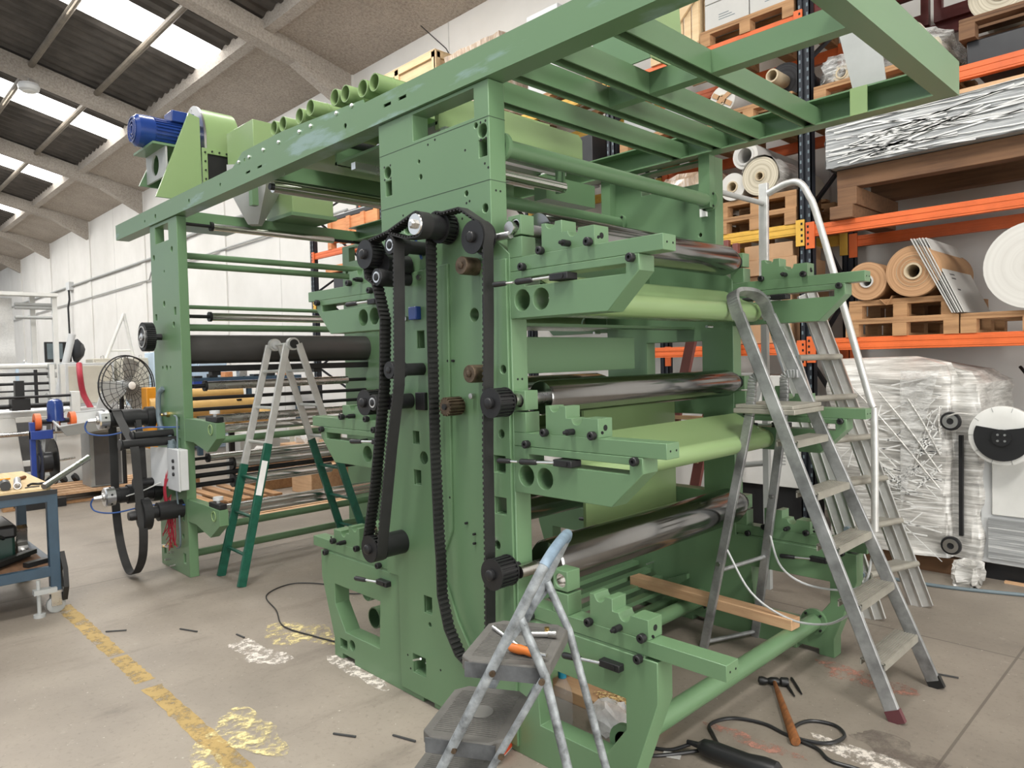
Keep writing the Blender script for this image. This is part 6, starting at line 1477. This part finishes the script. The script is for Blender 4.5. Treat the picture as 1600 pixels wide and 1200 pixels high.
hmr = thing('hammer', 'ball-peen hammer with a scorched wooden handle lying on the floor', 'hammer', (-1.5, 3.15, 0))
h0, h1 = V((-1.63, 3.235, .022)), V((-1.295, 2.905, .02))
h0, h1 = V((-1.585, 3.255, .022)), V((-1.275, 2.80, .02))
MB().lathe(h0, h1, [(0, .010), (.06, .010), (.12, .013), (.3, .016), (.42, .019), (.545, .021), (.55, .018)], 14).build('handle', 'hammer_wood', hmr)
hd = V((.83, .56, 0))
MB().lathe(h0 - hd * .075, h0 + hd * .065, [(0, .004), (.006, .017), (.02, .02), (.034, .017), (.045, .012), (.06, .019), (.09, .019), (.1, .013), (.108, .021), (.135, .021), (.14, .019)], 18).build('head', 'tool_dark', hmr)
for i, (a, b) in enumerate((((-1.575, 3.33), (-1.455, 3.195)), ((-1.555, 3.375), (-1.405, 3.195)))):
    put('punch', MB().lathe((a[0], a[1], .008), (b[0], b[1], .008), [(0, .005), (.01, .007), (.12, .007), (.17, .004)], 8), 'tool_dark', ('shorter', 'longer')[i] + ' of two thin steel punches lying beside the hammer', 'punch')
gr = thing('power_tool', 'black hand-held power tool lying at the bottom edge with its cable', 'power tool', (-1.40, 2.45, 0))
a, b = V((-1.535, 2.40, .04)), V((-1.30, 2.58, .04))
a, b = V((-1.52, 2.47, .045)), V((-1.20, 2.50, .045))
MB().lathe(a, b, [(0, .016), (.02, .032), (.06, .036), (.2, .034), (.26, .042), (.31, .04), (.322, .03)], 20).build('body', 'black_plastic', gr)
MB().lathe(a - (b - a).normalized() * .05, a, [(0, .008), (.05, .013)], 10).build('cable_sleeve', 'black_plastic', gr)
cab = [a + V((-.04, 0, -.01)), (-1.62, 2.42, .01), (-1.70, 2.37, .008), (-1.66, 2.33, .008), (-1.58, 2.42, .01), (-1.50, 2.52, .02), (-1.50, 2.58, .008), (-1.555, 2.64, .008), (-1.61, 2.71, .008), (-1.57, 2.82, .008), (-1.45, 2.87, .008), (-1.33, 2.85, .008), (-1.23, 2.86, .012), (-1.17, 2.90, .016), (-1.155, 2.99, .014), (-1.22, 3.06, .008), (-1.31, 3.03, .008), (-1.34, 2.94, .008), (-1.30, 2.85, .008), (-1.20, 2.83, .008), (-1.13, 2.78, .008), (-1.04, 2.79, .008), (-.92, 2.80, .008), (-.8, 2.80, .008)]
MB().tube(smooth_path(cab, 6), .0075, 8).build('cable', 'black_plastic', gr)
put('paper_scrap', MB().obb((-1.60, 2.40, .004), (.07, .04, .003), Matrix.Rotation(.4, 3, 'Z')), 'white_paper', 'white paper scrap lying beside the power tool cable', 'scrap')
bx = thing('carton', 'white and orange-red carton standing behind the step stool', 'carton', (-2.14, 1.95, 0), math.radians(20))
MB().box(-.05, .05, -.11, .07, 0, .19).build('box', 'white_paper', bx, local=True, bevel=.006)
MB().plate([(-.075, .01), (.068, .01), (.068, .18), (-.01, .18)], [], .0502, .0512, 'x').build('print', 'red_print', bx, local=True)
put('floor_cable', MB().tube(smooth_path([(-3.6, 2.1, .008), (-3.8, 2.05, .008), (-4.1, 2.0, .008), (-4.4, 2.1, .008), (-4.75, 2.2, .008), (-4.85, 2.45, .008), (-4.6, 2.62, .008), (-4.35, 2.6, .008), (-4.2, 2.75, .008), (-4.0, 2.8, .008), (-3.9, 2.7, .008)], 8), .0042, 6), 'black_plastic', 'thin dark cable winding over the floor left of the printing frame', 'cable')
put('floor_hose', MB().tube(smooth_path([(-1.75, 5.32, .012), (-1.4, 5.36, .012), (-1.0, 5.5, .012), (-.6, 5.65, .012)], 6), .012, 8), 'grey_hose', 'blue-grey air hose lying on the floor before the wrapped machine', 'hose')
put('wood_strip', MB().bar((-1.15, 5.75, .008), (-.9, 5.75, .008), .03, .015), 'fresh_wood', 'small pale wood strip on the floor at the right edge', 'strip')
for i, (x, y, a, l) in enumerate(((-4.55, 1.55, .4, .14), (-4.2, 1.75, .1, .09), (-4.85, 1.22, .9, .12), (-2.75, 1.55, .5, .11), (-2.55, 1.72, .3, .12), (-3.2, 2.05, 1.0, .06), (-2.5, 1.2, -.4, .07), (-1.06, 3.9, .2, .09))):
    put('cable_tie', MB().bar((x, y, .005), (x + l * math.cos(a), y + l * math.sin(a), .006), .008, .006), 'ink', 'dark strip of cable tie or metal lying on the bare floor', 'scrap', 'dark scraps scattered on the floor')
# ---- painted and spilt marks on the floor
def blot(name, x, y, rx, ry, m, label, seed, z=.0015, spread=.35, rot=0.):
    q = random.Random(seed); n = 40; ph = [q.uniform(0, 6.28) for _ in range(5)]; pts = []
    for i in range(n):
        a = 2 * math.pi * i / n; r = 1 + spread * sum(math.sin((k + 2) * a + ph[k]) / (k + 1.5) for k in range(5)) + q.uniform(-.08, .08)
        u, v = rx * r * math.cos(a), ry * r * math.sin(a); pts.append((x + u * math.cos(rot) - v * math.sin(rot), y + u * math.sin(rot) + v * math.cos(rot)))
    mb = MB(); vs = [mb.bm.verts.new((px, py, z)) for px, py in pts]; mb.bm.faces.new(vs)
    return tag(mb.build(name, m, base=(x, y, 0)), label, 'stain')
yl = MB(); n = 30
for k, (xa, xb) in enumerate(((-5.62, -4.42), (-4.38, -3.93), (-3.84, -2.2))):
    rows = [[(xa + (xb - xa) * i / n, 1.115 + rnd.uniform(-.006, .006), .001), (xa + (xb - xa) * i / n, 1.205 + rnd.uniform(-.006, .006), .001)] for i in range(n + 1)]
    yl.sheet(rows)
tag(yl.build('floor_marking', 'yellow_line_paint', base=(-3.9, 1.16, 0)), 'worn yellow line painted on the concrete floor at the lower left', 'floor marking')
blot('paint_stain', -3.85, 1.72, .22, .10, 'white_splash', 'white paint splash left of the near frame beside the pale yellow patch', 1)
blot('paint_stain', -3.95, 2.02, .26, .15, 'yellow_splash', 'pale yellow patch on the floor left of the near frame', 2)
blot('paint_stain', -3.22, 1.98, .22, .08, 'white_splash', 'white patch of filler spilt along the foot of the near frame', 3)
blot('paint_stain', -3.05, 1.30, .20, .14, 'yellow_splash', 'yellowish splash over the worn yellow line', 4, .003)
blot('paint_stain', -2.95, 1.08, .16, .05, 'yellow_splash', 'thin yellowish trail below the worn yellow line', 5, .003)
blot('paint_stain', -4.20, 2.72, .14, .05, 'white_splash', 'small flaky white splash on the floor far left of the near frame', 6)
blot('paint_stain', -1.30, 3.62, .20, .10, 'red_splash', 'faded red mark on the floor before the tall step ladder', 7)
blot('paint_stain', -1.42, 2.72, .16, .05, 'red_splash', 'faint red streak on the floor near the power tool cable', 8)
blot('paint_stain', -.98, 3.05, .16, .09, 'dark_stain', 'worn brown patch of concrete below the tall step ladder', 9)
blot('paint_stain', -1.0, 2.90, .26, .06, 'white_splash', 'pale flaked edge round the worn brown patch', 10)
